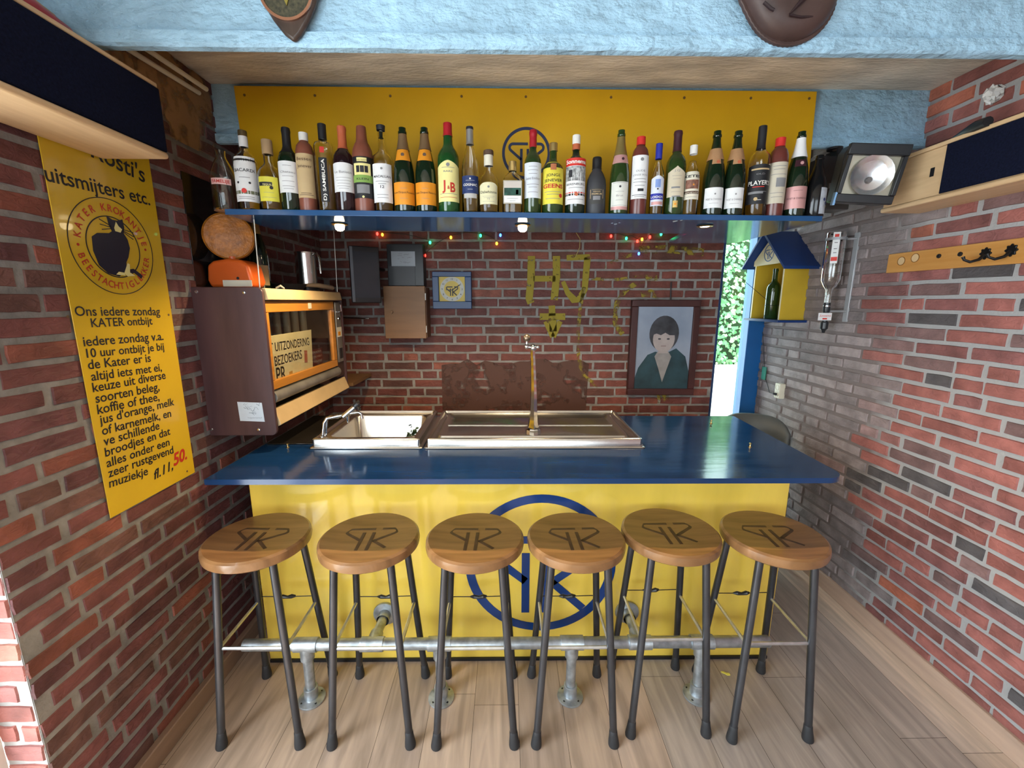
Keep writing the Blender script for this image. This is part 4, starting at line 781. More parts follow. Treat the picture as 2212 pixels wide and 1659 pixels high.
# ------------------------------------------------------------------ loudspeakers on both walls
sl = thing('loudspeaker', 'long beech loudspeaker with dark cloth front above the yellow sign', 'loudspeaker', (-1.14, .93, 2.03), 'wall loudspeakers')
MB().box(-1.2295, .46, 2.041, -1.036, 1.409, 2.2155).build('cabinet', M('dark_cabinet', (.03, .02, .015), .6), sl)
MB().box(-1.2295, .45, 2.022, -1.026, 1.417, 2.0405).build('bottom_board', BEECH, sl, bevel=.008, seg=3); MB().box(-1.2295, .45, 2.216, -1.030, 1.412, 2.229).build('top_board', BEECH, sl, bevel=.003)
MB().box(-1.0355, .455, 2.041, -1.027, 1.4145, 2.2155).build('grille', CLOTH, sl, bevel=.004)
sr = thing('loudspeaker', 'long beech loudspeaker with bare wooden end above the coat rack', 'loudspeaker', (1.73, 1.2, 1.985), 'wall loudspeakers')
MB().box(1.643, .46, 2.0045, 1.813, 1.952, 2.180).build('cabinet', BEECH, sr, bevel=.002)
MB().box(1.634, .45, 1.984, 1.813, 1.957, 2.004).build('bottom_board', BEECH, sr, bevel=.008, seg=3); MB().box(1.638, .45, 2.1805, 1.813, 1.956, 2.196).build('top_board', BEECH, sr, bevel=.003)
MB().box(1.636, .455, 2.006, 1.6425, 1.702, 2.179).build('grille', CLOTH, sr, bevel=.002)
q = PX(2014, 372, 1.643); MB().box(1.6415, q.y - .008, q.z - .016, 1.6428, q.y + .008, q.z + .016).build('slot', BLACK, sr)
cb = MB().tube([PZ(2135, 262, 2.205) , PZ(2110, 272, 2.207), PZ(2085, 286, 2.204), PZ(2060, 300, 2.203)], [.016, .018, .014, .008], 10); solo(cb.build('cable_bundle', BLACK), 'black cable bundle lying on top of the right loudspeaker', 'cable')
q = PX(2143, 204, 1.79); mb = MB(); mb.sphere(q + Vector((.004, 0, 0)), .025, 9, 1.1); rr = random.Random(5); mb.v = [v + Vector((rr.uniform(-.006, .006), rr.uniform(-.008, .008), rr.uniform(-.008, .008))) for v in mb.v]
solo(mb.build('foam_lump', M('white_foam', (.75, .74, .72), .9, bump=.5, bs=60), smooth=30), 'white foam lump stuck high on the right wall by the blue rib', 'foam')
# ornaments on the front rib and on the left speaker
pf = Fr((0, 1.2795, 0), UX, UZ); sd = thing('shield_plaque', 'dark wooden shield plaque with round copper rimmed badge on the blue rib', 'plaque', (-.56, 1.275, 2.28))
tx, tz = pf.px(641, 97); lx, lz = pf.px(572, 0); rx_, rz_ = pf.px(692, 0); cxm = tx - .006
half = [(0, 0), (.018, .016), (.042, .048), (.062, .085), (.076, .125), (.080, .165), (.078, .195)]
poly = [(tx + a, tz + b) for a, b in half] + [(cxm + .04, tz + .20), (cxm, tz + .192), (cxm - .04, tz + .20)] + [(tx - a * 1.08 - .004 * (b > 0), tz + b) for a, b in half[::-1][:-1]]
MB().prism(pf, poly, .0, .018).build('shield', M('dark_stained_wood', (.045, .030, .024), .4, var=.3, vs=8, stretch=(6, 6, 1)), sd, bevel=.007, seg=2)
bx, bz = pf.px(626, -9); MB().ring(pf, bx, bz, .062, .069, .0182, .024, 48).build('badge_rim', M('copper_rim', (.62, .34, .24), .25, 1.0), sd)
MB().ring(pf, bx, bz, .0, .0615, .0182, .021, 40).build('badge', M('badge_black', (.02, .022, .018), .4, var=.5, vs=120, c2=(.09, .085, .05)), sd)
st = [(bx + (.036 if k % 2 == 0 else .017) * math.cos(PI / 2 + k * PI / 6), bz + (.036 if k % 2 == 0 else .017) * math.sin(PI / 2 + k * PI / 6)) for k in range(12)]; MB().prism(pf, st, .0212, .024).build('star', M('old_gold', (.38, .32, .08), .4, .7), sd)
lo = thing('leather_ornament', 'dark brown rounded leather ornament with serrated rim on the blue rib', 'ornament', (.92, 1.27, 2.4))
LEA = M('dark_brown_leather', (.060, .034, .030), .5, var=.25, vs=7, bump=.3, bs=25); q = PY(1716, -12, 1.262); rim = []
for k in range(120):
    a = 2 * PI * k / 120; r_ = .118 + (.0016 if k % 2 else 0); dx = -.085 * max(0, math.cos(a - math.radians(142))) ** 3; dz = .07 * max(0, math.cos(a - math.radians(142))) ** 3
    rim.append((q.x + r_ * math.cos(a) + dx, q.z + r_ * .95 * math.sin(a) + dz))
of = Fr((0, 1.2795, 0), UX, UZ); MB().prism(of, rim, .0, .012).build('rim', LEA, lo, bevel=.002)
mb = MB(); n_ = 120; vs = []
for j in range(7):
    t = j / 6; vs += [of.at(q.x + (x_ - q.x) * (.93 - .5 * t ** 2.2), q.z + (z_ - q.z) * (.93 - .5 * t ** 2.2), .012 + .042 * math.sin(t * PI / 2)) for x_, z_ in rim]
mb.add(vs, [(j * n_ + i, j * n_ + (i + 1) % n_, (j + 1) * n_ + (i + 1) % n_, (j + 1) * n_ + i) for j in range(6) for i in range(n_)] + [tuple(range(6 * n_, 7 * n_))]); mb.build('dome', LEA, lo)
mb = MB(); mb.tube([PY(1650, 5, 1.226), PY(1664, 18, 1.226), PY(1672, 22, 1.226)], .004, 6).tube([PY(1738, -4, 1.221), PY(1706, 30, 1.222)], [.007, .002], 6).tube([PY(1706, 32, 1.223), PY(1730, 37, 1.226), PY(1760, 36, 1.233)], .003, 6); mb.build('crease', M('leather_crease', (.02, .008, .01), .6), lo)
q = PX(140, 30, -1.15); og = thing('carved_ornament', 'red and gold carved ornament lying on top of the left loudspeaker', 'ornament', (q.x, q.y, 2.231))
MB().tube([(-1.12, q.y - .26, 2.259), (-1.11, q.y - .14, 2.264), (-1.115, q.y - .05, 2.260), (-1.13, q.y + .005, 2.250)], [.02, .026, .022, .008], 12).build('red_body', M('red_lacquer', (.32, .012, .012), .35), og)
MB().tube([(-1.15, q.y - .26, 2.285), (-1.145, q.y - .14, 2.297), (-1.15, q.y - .05, 2.290), (-1.16, q.y + .015, 2.266)], [.018, .024, .022, .012], 12).build('gold_body', M('gold_lacquer', (.42, .25, .06), .4), og)
MB().sphere((-1.19, q.y - .0, 2.275), .034, 9, 1.28).build('dark_tuft', M('dark_tuft', (.04, .038, .035), .9, bump=.8, bs=60), og)
for (a, b, xx, lb) in (((278, 107), (430, 201), -1.222, 'cream conduit pipe lower on the left wall under the ceiling'), ((318, 107), (446, 193), -1.186, 'cream conduit pipe higher under the ceiling beside the lower one')):
    p0, p1 = PX(*a, xx), PX(*b, xx); d_ = (p0 - p1) / (p0.y - p1.y); p00 = p0 + d_ * (1.345 - p0.y); p00.z = max(p00.z, 2.33); solo(MB().tube([p00, p0, p1], .0085, 12).build('conduit', CREAM), lb, 'conduit', 'conduits')

# ------------------------------------------------------------------ old vending cabinet on the left wall
BRN = M('brown_laminate', (.060, .030, .034), .32, var=.18, vs=4, stretch=(5, 5, .8), c2=(.085, .045, .048)); BEIGE = M('beige_enamel', (.58, .42, .22), .35, var=.1, vs=9); ORW = M('orange_varnished_wood', (.48, .20, .03), .3, var=.15, vs=6, stretch=(8, 1, 8), coat=.3); GREYM = M('grey_cast_metal', (.30, .29, .27), .4, .6, var=.2, vs=12)
vc = thing('vending_cabinet', 'old brown wall cabinet with glazed orange wooden front above the counter', 'cabinet', (-1.1, 2.13, 1.05))
xf = -.968
for y0, y1 in ((1.722, 1.738), (2.532, 2.548)):
    ps = Fr((0, y1, 0), UX, UZ); z0, z1, r_ = 1.048, 1.654, .022; xe = xf + .007
    pl = [(-1.2385, z0)] + [(xe - r_ + r_ * math.cos(a), z0 + r_ + r_ * math.sin(a)) for a in [-PI / 2 + PI / 2 * i / 6 for i in range(7)]] + [(xe - r_ + r_ * math.cos(a), z1 - r_ + r_ * math.sin(a)) for a in [PI / 2 * i / 6 for i in range(7)]] + [(-1.2385, z1)]
    sp_ = MB().prism(ps, pl, 0, y1 - y0).build('side_panel', BRN, vc, bevel=.002)
    if y0 < 2:
        for p_ in ((424, 630), (527, 632), (457, 928), (559, 928)): q = PY(*p_, 1.7215); MB().lathe([(0, .0035), (.005, .0025), (.0068, 0), (0, 0)], q, 14, axis=(0, -1, 0)).build('screw', CHROME, sp_)
        s0_, s1_ = PY(514, 868, 1.7215), PY(572, 909, 1.7215); sf = Fr((0, 1.7214, 0), UX, UZ); stk = MB().prism(sf, [(s0_.x, s1_.z), (s1_.x, s1_.z - .004), (s1_.x - .004, s0_.z - .004), (s0_.x - .003, s0_.z)], 0, .0006); stk.mat(1)
        wx, wz = s1_.x - s0_.x, s0_.z - s1_.z; rr = random.Random(12)
        for k in range(16): a, b = rr.uniform(.1, .75), rr.uniform(.3, .9); stk.stroke(sf, [(s0_.x + wx * a, s1_.z + wz * b), (s0_.x + wx * (a + rr.uniform(.04, .14)), s1_.z + wz * (b + rr.uniform(-.1, .1))), (s0_.x + wx * (a + rr.uniform(.1, .2)), s1_.z + wz * (b + rr.uniform(-.16, .1)))], rr.uniform(.0008, .0022), .0007, .0009)
        stk.text(sf, 'Volgelenvanvuil', s0_.x + wx * .62, s1_.z + wz * .13, w=wx * .58, d=.001, shear=.3); stk.build('sticker', [M('pale_sticker', (.56, .64, .72), .5), M('sticker_print', (.22, .28, .36), .6)], sp_, smooth=0)
MB().box(-1.238, 1.739, 1.07, -1.215, 2.531, 1.645).build('back_panel', M('cabinet_inside', (.07, .06, .045), .7), vc); MB().box(-1.238, 1.739, 1.60, xf - .012, 2.531, 1.650).build('top_panel', BRN, vc); MB().box(-1.238, 1.739, 1.06, xf - .03, 2.531, 1.11).build('bottom_panel', BLACK, vc)
vf = Fr((xf, 0, 0), UY, UZ)
mb = MB(); mb.prism(Fr((0, 2.53, 0), UX, UZ), [(xf - .004, 1.652), (xf + .012, 1.650), (xf + .020, 1.606), (xf + .004, 1.604)], .02, .79); mb.build('top_visor', BEIGE, vc, bevel=.002)
mb = MB(); mb.prism(Fr((0, 2.53, 0), UX, UZ), [(xf - .02, 1.155), (xf - .004, 1.158), (xf + .020, 1.090), (xf + .006, 1.082)], .0, .79); mb.build('bottom_visor', BEIGE, vc, bevel=.002)
fw = thing('front_frame', None, None) if False else None
fm_ = MB()
for u0, v0, u1, v1 in ((1.742, 1.555, 2.425, 1.600), (1.742, 1.238, 2.425, 1.275), (1.742, 1.2755, 1.762, 1.5545), (2.385, 1.2755, 2.425, 1.5545)): fm_.fbox(vf, u0, v0, u1, v1, -.016, .003)
fo = fm_.build('front_frame', ORW, vc, bevel=.002); MB().fbox(vf, 1.763, 1.276, 2.384, 1.554, -.010, -.0075).build('pane', thin_glass('cabinet_glass', (.92, .92, .86)), fo, smooth=0)
q = vf.uv(PX(668, 662, xf)); MB().fbox(vf, q[0] - .018, 1.565, q[0] + .012, 1.592, .0035, .006).build('paper_tab', CREAM, fo)
mb = MB(); mb.tube([(xf - .012, 1.742, 1.205), (xf - .012, 2.44, 1.205)], .026, 16).build('metal_roll', GREYM, vc)
MB().fbox(vf, 2.43, 1.17, 2.531, 1.60, -.03, -.004).build('lock_column', M('dark_brown_enamel', (.05, .025, .018), .4), vc)
lp = MB().fbox(vf, 2.445, 1.255, 2.515, 1.595, -.0035, .004).build('lock_plate', GREYM, vc, bevel=.002)
MB().fbox(vf, 2.448, 1.40, 2.512, 1.455, .0045, .0052).build('lock_sticker', CREAM, lp); MB().fbox(vf, 2.455, 1.408, 2.49, 1.43, .0055, .006).build('orange_mark', ORL, lp); MB().tube([(xf + .006, 2.478, 1.585), (xf + .022, 2.478, 1.580), (xf + .022, 2.478, 1.545), (xf + .006, 2.478, 1.54)], .004, 8).build('handle', CHROME, lp); MB().lathe([(0, .006), (.009, .006), (.011, 0), (0, 0)], (xf + .0042, 2.478, 1.505), 14, axis=UX).build('lock', CHROME, lp); MB().fbox(vf, 2.462, 1.275, 2.505, 1.335, .0045, .006).build('coin_slot', BLACK, lp)
TUB = M('clear_ribbed_tube', (.55, .50, .36), .25, var=.25, vs=6, stretch=(1, 1, .3))
for k in range(7): MB().tube([(-1.10, 1.80 + k * .09, 1.15), (-1.10, 1.80 + k * .09, 1.592)], .017, 10).build('column_tube', TUB, vc)
dp_ = MB().fbox(Fr((-1.035, 0, 0), UY, UZ), 2.20, 1.262, 2.39, 1.345, 0, .003); dp_.mat(1)
df = Fr((-1.0325, 0, 0), UY, UZ)
for k, st in enumerate(('ALLEEN VOOR', 'MUNTEN VAN 1', 'NIET FOUTIEF')): dp_.text(df, st, 2.295, 1.326 - k * .026, w=.16, h=.012, d=.0012)
dp_.build('warning_plate', [M('dark_red_enamel', (.10, .012, .014), .4), M('faded_print', (.42, .36, .34), .6)], vc, smooth=0)
es = thing('enamel_sign', 'rusty cream enamel sign lettered MET UITZONDERING behind the cabinet glass', 'sign', (-.986, 1.97, 1.242))
ef = Fr((-.984, 0, 0), UY, UZ); MB().prism(ef, [(1.764, 1.239), (2.150, 1.239), (2.170, 1.46), (1.764, 1.458)], -.003, 0).build('plate', M('rusty_cream_enamel', (.66, .58, .38), .35, var=.1, vs=4, stretch=(1, 2.2, .5), c2=(.74, .68, .52)), es, bevel=.001)
mb = MB(); e_ = lambda st, a, b, bo=.01: mb.text_line(ef, st, ef.px(*a), ef.px(*b), d=.0008, bold=bo, sy=1.25)
e_('MET UITZONDERING', (568, 764), (668, 745)); e_('BEZOEKERS', (594, 791), (652.5, 774)); e_('PR', (598.5, 827), (619, 820)); mb.text_line(ef, '.', ef.px(585, 789), ef.px(588, 788), d=.0008, bold=.05)
mb.build('lettering', INK, es, smooth=0)
mb = MB(); mb.stroke(ef, [ef.px(660, 757), ef.px(661, 783)], .03, .0008, .0012); mb.build('red_mark', M('faded_red_print', (.40, .12, .08), .6), es); mb = MB(); mb.stroke(ef, [ef.px(628, 802), ef.px(630, 820)], .03, .0003, .0006); mb.build('rust_stain', M('rust_stain', (.50, .30, .10), .6), es)

# things on and around the cabinet
wl = thing('warning_lamp', 'orange road warning lamp with round amber lens on the brown cabinet', 'warning lamp', (-1.14, 1.86, 1.655))
ORP = M('orange_plastic', (.62, .11, .015), .35, var=.08, vs=8); AMB = M('amber_lens', (.36, .125, .010), .38, var=.35, vs=40, coat=.05, bump=.8, bs=110)
mb = MB(); pf2 = Fr((0, 1.90, 0), UX, UZ); pl = [(-1.222, 1.656), (-1.058, 1.656), (-1.046, 1.680), (-1.058, 1.745), (-1.085, 1.765), (-1.14, 1.772), (-1.20, 1.762), (-1.226, 1.745), (-1.232, 1.685)]
mb.prism(pf2, pl, -.02, .085); mb.build('base', ORP, wl, bevel=.012, seg=3)
q = PY(514, 601, 1.814); MB().lathe([(0, .001), (.006, .001), (0, 0)], q, 12, axis=(0, -1, 0)).build('keyhole', BLACK, wl)
sf = Fr((0, 1.8140, 0), UX, UZ); a_, b_ = sf.px(481, 605), sf.px(545, 616); MB().prism(sf, [(a_[0], 1.659), (b_[0], 1.659), (b_[0], a_[1]), (a_[0], a_[1])], 0, .001).build('white_strip', CREAM, wl)
ax = Vector((.42, -1, -.05)).normalized(); lc = Vector((-1.150, 1.865, 1.862))
MB().lathe([(.086, .028), (.092, .024), (.094, 0), (.092, -.024), (.084, -.03)], lc, 40, axis=ax).build('lens_rim', AMB, wl)
MB().lathe([(0, .034), (.03, .033), (.06, .030), (.086, .026), (.086, -.026), (.06, -.030), (.03, -.033), (0, -.034)], lc, 40, axis=ax).build('lens', AMB, wl)
MB().lathe([(.022, 0), (.022, .02)], (-1.145, 1.863, 1.762), 16).build('neck', ORP, wl)
solo(MB().box(-1.2385, 1.752, 1.656, -1.2345, 2.24, 2.085).build('wall_mirror', M('dark_smoked_mirror', (.006, .006, .007), .1), bevel=.001), 'dark glossy sheet on the left wall behind the warning lamp', 'mirror')
cbt = thing('bottle', 'champagne bottle with gold neck foil standing behind the orange warning lamp', 'bottle', (-1.15, 2.06, 1.652))
R_, H_ = .043, .31; MB().lathe([(a * R_, b * H_) for a, b in PROF['champagne']], (0, 0, 0), 28).build('glass', DARK_GLASS, cbt, local=True); MB().lathe([(.0165, .29), (.0172, .30), (.021, .235), (.031, .205), (.0285, .205)][::-1], (0, 0, 0), 24).build('neck_foil', GOLD, cbt, local=True); MB().wrap(R_, .02, .11, -.2, 1.5).build('label', [PARCH], cbt, local=True)
kt = thing('jug', 'tall steel jug with looped handle on top of the brown cabinet', 'jug', (-1.06, 2.34, 1.652))
MB().lathe([(0, .026), (.05, .026), (.05, .19), (.053, .20), (.050, .20), (.046, .19), (.046, .03), (0, .03)], (0, 0, 0), 30).build('body', STEEL, kt, local=True); MB().tube([(.048, -.02, .185), (.075, -.03, .195), (.088, -.035, .17), (.090, -.035, .09)], .005, 10).build('handle', STEEL, kt, local=True); MB().lathe([(0, 0), (.056, 0), (.056, .024), (0, .025)], (0, 0, 0), 24).build('base', BLACK, kt, local=True)
pn = thing('frying_pan', 'black frying pan with pale wooden handle on the brown cabinet', 'pan', (-1.09, 2.18, 1.652))
MB().lathe([(0, 0), (.07, 0), (.088, .03), (.091, .031), (.073, .004), (0, .004)], (0, 0, 0), 36).build('pan', BLACK, pn, local=True); MB().tube([(.06, .05, .028), (.10, .13, .030), (.11, .28, .022)], [.008, .012, .013], 10).build('handle', M('pale_handle_wood', (.34, .24, .15), .6), pn, local=True)
q = PZ(606, 626, 1.652); solo(MB().tube([q + Vector((-.02, 0, .008)), q + Vector((0, .004, .018)), q + Vector((.014, .01, .006))], [.004, .006, .003], 8).build('trinket', CREAM), 'small pale trinket on the front edge of the cabinet top', 'trinket')
p0, p1 = PY(566, 470, 1.745), PY(571, 622, 1.745); RODM = M('thin_grey_rod', (.42, .40, .36), .4, .6)
solo(MB().tube([(-.975, 1.745, 1.910), (-.980, 1.745, 1.6525)], .0024, 8).build('hanging_rod', RODM), 'thin metal rod from shelf to cabinet beside the amber lens', 'rod', 'hanging rods'); solo(MB().tube([(-.940, 2.46, ZC), (-.952, 2.46, 1.6525)], .0024, 8).build('hanging_rod', RODM), 'thin metal rod rising from the cabinet beyond the steel jug', 'rod', 'hanging rods')

# ------------------------------------------------------------------ things on the back wall
def pbox(mb, x0, y0, x1, y1, yf, yb):       # a box whose front face fills a pixel rectangle on the plane Y = yf
    a, b = PY(x0, y1, yf), PY(x1, y0, yf); return mb.box(a.x, yf, a.z, b.x, yb, b.z)
yw = YB - .008
tv = thing('monitor', 'dark flat monitor on a bracket in the shadowy back corner', 'monitor', (-1.0, 2.7, 1.62)); rot = Matrix.Rotation(math.radians(28), 3, 'Z'); cc = PY(789, 594, 2.66)
def rbox(mb, x0, y0, z0, x1, y1, z1): k = len(mb.v); mb.box(x0, y0, z0, x1, y1, z1); mb.v[k:] = [cc + rot @ v for v in mb.v[k:]]; return mb
rbox(MB(), -.085, -.012, -.165, .085, .02, .165).build('screen_case', BLACK, tv, bevel=.004); rbox(MB(), -.066, -.0135, -.135, .080, -.0125, .135).build('screen', M('dark_screen', (.03, .035, .045), .25), tv); rbox(MB(), -.084, -.0145, -.16, -.068, -.0125, .16).build('bezel', M('grey_bezel', (.12, .13, .15), .4), tv)
MB().tube([cc + Vector((.0, .02, .05)), (cc.x + .03, yw - .01, cc.z + .05)], .012, 10).build('bracket', BLACK, tv)
mbx = thing('switch_box', 'black metal box with white paper note above the wooden cabinet', 'box', (-.68, 2.9, 1.7)); pbox(MB(), 839, 527, 913, 617, 2.87, yw).build('case', M('black_box_paint', (.010, .011, .014), .35), mbx, bevel=.002); pbox(MB(), 841, 575, 896, 617, 2.866, 2.8695).build('lower_cover', M('dark_grey_cover', (.028, .030, .035), .4), mbx)
nt = pbox(MB(), 846, 543, 896, 575, 2.866, 2.8695); nt.mat(1); nf = Fr((0, 2.8658, 0), UX, UZ); rr = random.Random(3)
for k in range(14): a, b = rr.uniform(850, 885), rr.uniform(548, 568); nt.stroke(nf, [nf.px(a, b), nf.px(a + rr.uniform(2, 9), b + rr.uniform(-3, 3))], .002, 0, .0003)
nt.build('note', [M('pale_note_paper', (.36, .40, .44), .6), GREYINK], mbx, smooth=0)
wc = thing('wall_cabinet', 'small plain wooden wall cabinet with white hinges under the black box', 'cabinet', (-.69, 2.9, 1.35)); PLY = M('plain_plywood', (.24, .12, .05), .5, var=.12, vs=4, stretch=(1, 1, 6))
pbox(MB(), 836, 621, 920, 729, 2.835, yw).build('body', M('cabinet_side_wood', (.15, .07, .035), .6), wc); dr = pbox(MB(), 833, 618, 917, 731, 2.818, 2.8345).build('door', PLY, wc, bevel=.002)
q = PY(847, 674, 2.818); MB().lathe([(.006, 0), (.006, .008), (.010, .012), (.009, .02), (0, .023)], q, 14, axis=(0, -1, 0)).build('knob', PLY, dr)
for p_ in ((918, 641), (920, 711)): q = PY(*p_, 2.826); MB().box(q.x - .001, 2.82, q.z - .022, q.x + .006, 2.836, q.z + .022).build('hinge', WHITE, dr)
ck = thing('wall_clock', 'square yellow faced wall clock in a blue frame', 'clock', (-.375, 2.93, 1.55)); cf = Fr((0, 2.925, 0), UX, UZ); A, Bc = cf.px(936, 667), cf.px(1018, 587); CI, CJ = cf.px(949, 651), cf.px(1004, 598)
mb = MB()
for u0, v0, u1, v1 in ((A[0], CJ[1], Bc[0], Bc[1]), (A[0], A[1], Bc[0], CI[1]), (A[0], CI[1], CI[0], CJ[1]), (CJ[0], CI[1], Bc[0], CJ[1])): mb.fbox(cf, u0, v0, u1, v1, -.036, .012)
mb.build('frame', M('clock_blue_paint', (.010, .045, .14), .35), ck, bevel=.003)
MB().fbox(cf, CI[0], CI[1], CJ[0], CJ[1], -.036, -.004).build('face', M('clock_yellow', (.62, .46, .09), .5), ck)
kx, kz = (CI[0] + CJ[0]) / 2, (CI[1] + CJ[1]) / 2; rk = (CJ[0] - CI[0]) / 2; mb = MB(); mb.ring(cf, kx, kz, rk * .62, rk * .92, -.0038, -.0030, 48); mb.build('dial_ring', M('dial_white', (.52, .52, .46), .5), ck)
for k in range(12):
    a = PI / 2 - k * PI / 6; mb = MB(); mb.text(cf, str(k or 12), kx + rk * .77 * math.cos(a), kz + rk * .77 * math.sin(a) - .006, h=.012, d=-.0026, bold=.01); mb.build('numeral', INK, ck, smooth=0)
mb = MB(); logo(mb, cf, kx, kz - .005, rk * .62, -.0030, -.002, ring=False, w=.007); mb.build('emblem', INK, ck, smooth=0)
mb = MB(); mb.stroke(cf, [(kx, kz - .006), (kx + rk * .62, kz + rk * .34)], .006, -.001, 0); mb.build('minute_hand', INK, ck); mb = MB(); mb.stroke(cf, [(kx, kz - .006), (kx - rk * .48, kz - .004)], .004, -.001, 0); mb.build('hour_hand', INK, ck)
# framed portrait: a plain generic bust
pt = thing('framed_portrait', 'framed dark portrait of a dark haired sitter near the window', 'picture', (1.1, 2.94, .95)); qf = Fr((0, 2.932, 0), UX, UZ); x0, x1, z0, z1 = .850, 1.318, .957, 1.615
mb = MB(); w_ = .045
for u0, v0, u1, v1 in ((x0, z1 - w_, x1, z1), (x0, z0, x1, z0 + w_), (x0, z0 + w_, x0 + w_, z1 - w_), (x1 - w_, z0 + w_, x1, z1 - w_)): mb.fbox(qf, u0, v0, u1, v1, -.028, .012)
mb.build('frame', M('dark_red_wood_frame', (.055, .016, .014), .4, var=.25, vs=8), pt, bevel=.004)
a0_, a1_, b0_, b1_ = x0 + w_, x1 - w_, z0 + w_, z1 - w_; cvx = lambda u, v: (a0_ + (a1_ - a0_) * u, b0_ + (b1_ - b0_) * v)
MB().fbox(qf, a0_, b0_, a1_, b1_, -.028, .0).build('canvas', M('blue_grey_canvas', (.20, .25, .33), .6, var=.3, vs=3.5, c2=(.34, .38, .46)), pt)
def pic(nm, pts, m, d): MB().prism(qf, [cvx(*p_) for p_ in pts], d, d + .0004).build(nm, m, pt, smooth=0)
el = lambda cx_, cy_, rx2, ry2, n=26: [(cx_ + rx2 * math.cos(2 * PI * k / n), cy_ + ry2 * math.sin(2 * PI * k / n)) for k in range(n)]
SKINP = M('painted_skin', (.40, .34, .32), .6, var=.15, vs=9); HAIRP = M('painted_hair', (.045, .045, .052), .6, var=.4, vs=14); COATP = M('painted_coat', (.016, .045, .056), .6, var=.5, vs=7)
pic('painted_coat', [(.0, .0), (1, 0), (1, .22), (.92, .40), (.74, .50), (.62, .46), (.50, .44), (.36, .46), (.22, .42), (.06, .26), (0, .12)], COATP, .0004)
pic('painted_shirt', [(.40, .46), (.60, .46), (.66, .40), (.58, .22), (.52, .08), (.44, .24), (.35, .40)], M('painted_shirt', (.27, .25, .24), .6, var=.2, vs=14), .0009); pic('painted_hair', el(.5, .68, .27, .215), HAIRP, .0013); pic('painted_neck', [(.41, .44), (.59, .44), (.57, .56), (.43, .56)], SKINP, .0016)
pic('painted_face', el(.5, .615, .20, .165), SKINP, .002); pic('painted_fringe', [(.28, .66), (.36, .68), (.44, .66), (.52, .69), (.60, .66), (.72, .66), (.72, .78), (.5, .84), (.28, .78)], HAIRP, .0025)
for ex in (.42, .58): pic('painted_eye', el(ex, .615, .028, .010, 12), HAIRP, .0026)
pic('painted_mouth', [(.45, .525), (.55, .525), (.545, .533), (.455, .533)], M('painted_lip', (.20, .13, .13), .6), .0026)
MB().tube([(1.12, 2.955, 1.615), (1.118, 2.962, 1.735)], .004, 8).build('hanging_strap', BLACK, pt)
# small shelf and rail in the dark left corner
q = PX(757, 832, -.95); solo(MB().box(-1.2385, 2.60, 1.085, -.95, 2.955, 1.105).build('wall_ledge', M('worn_ledge_wood', (.16, .08, .03), .5)), 'small wooden ledge on the left wall behind the cabinet', 'ledge')
q0, q1 = PY(753, 684, 2.75), PY(797, 688, 2.75); solo(MB().tube([(-1.2385, 2.75, q0.z), (q1.x, 2.75, q1.z)], .006, 10).build('towel_rail', CHROME), 'thin chrome rail in the dark corner beyond the cabinet', 'rail')
# coloured fairy lights along the back wall
EM = {k: M('fairy_' + k, c, .3, emit=11.0, var=0) for k, c in (('red', (1, .03, .02)), ('green', (.02, .9, .25)), ('amber', (1, .42, .02)), ('blue', (.04, .16, 1)))}
for lb, items in (('string of coloured fairy lights above the clock', ((815, 505, 'red'), (826, 507, 'amber'), (929, 524, 'green'), (918, 552, 'red'), (974, 513, 'amber'), (1038, 509, 'green'), (1073, 526, 'amber'), (1081, 508, 'blue'))),
                  ('string of coloured fairy lights above the portrait', ((1320, 510, 'red'), (1353, 515, 'green'), (1377, 521, 'red'), (1387, 517, 'amber'), (1380, 548, 'blue'), (1404, 512, 'red'), (1428, 506, 'green')))):
    t = thing('fairy_lights', lb, 'fairy lights', PY(items[0][0], items[0][1], 2.945), 'fairy light strings'); P3 = [PY(x_, y_, 2.945) for x_, y_, _ in items]
    path = []
    for k, p_ in enumerate(P3):
        path.append(p_ + Vector((0, .004, .014)))
        if k < len(P3) - 1: path.append(p_.lerp(P3[k + 1], .5) + Vector((0, .006, .028)))
    MB().tube([path[0] + Vector((-.03, .006, .04))] + path + [path[-1] + Vector((.04, .006, .03))], .0016, 6).build('wire', M('dark_green_wire', (.008, .02, .01), .5), t)
    for (x_, y_, k), p_ in zip(items, P3): MB().sphere(p_, .0075, 8, 1.4).build('bulb', EM[k], t)
solo(MB().tube([PY(1243, 500, 2.9), PY(1253, 516, 2.92), PY(1252, 535, 2.935), PY(1243, 556, 2.94)], .0022, 6).build('dangling_string', M('straw_string', (.45, .36, .12), .7)), 'pale string dangling above the yellow painted letters', 'string')

# ------------------------------------------------------------------ right wall: bird house, spirit dispenser, coat rack, socket
bh = thing('bottle_house', 'yellow bird house with navy roof and ring emblem on the right wall', 'bird house', (1.73, 2.763, 1.48))
YH = M('house_yellow_paint', (.58, .38, .03), .4, var=.08, vs=6); CRH = M('house_cream_paint', (.72, .62, .36), .4, var=.08, vs=6)
hx0_, hy0_, hy1_, zb_, ze, zr = 1.662, 2.607, 2.920, 1.4955, 1.865, 2.012; ym = (hy0_ + hy1_) / 2
hf = Fr((hx0_, 0, 0), -UY, UZ)
for yy in (hy0_, hy1_ - .012): s_ = MB().box(hx0_, yy, zb_, 1.8135, yy + .012, ze).build('side_wall', YH, bh); MB().box(hx0_ - .0015, yy, zb_, hx0_ - .0002, yy + .012, ze).build('front_edge', CRH, s_)
MB().box(1.800, hy0_ + .0125, zb_, 1.8135, hy1_ - .0125, ze).build('back_wall_board', YH, bh)
gb = MB().prism(hf, [(-hy1_, 1.835), (-hy0_, 1.835), (-hy0_, ze), (-ym - .012, zr - .010), (-ym + .012, zr - .010), (-hy1_, ze)][::1], .0005, .012).build('gable', CRH, bh)
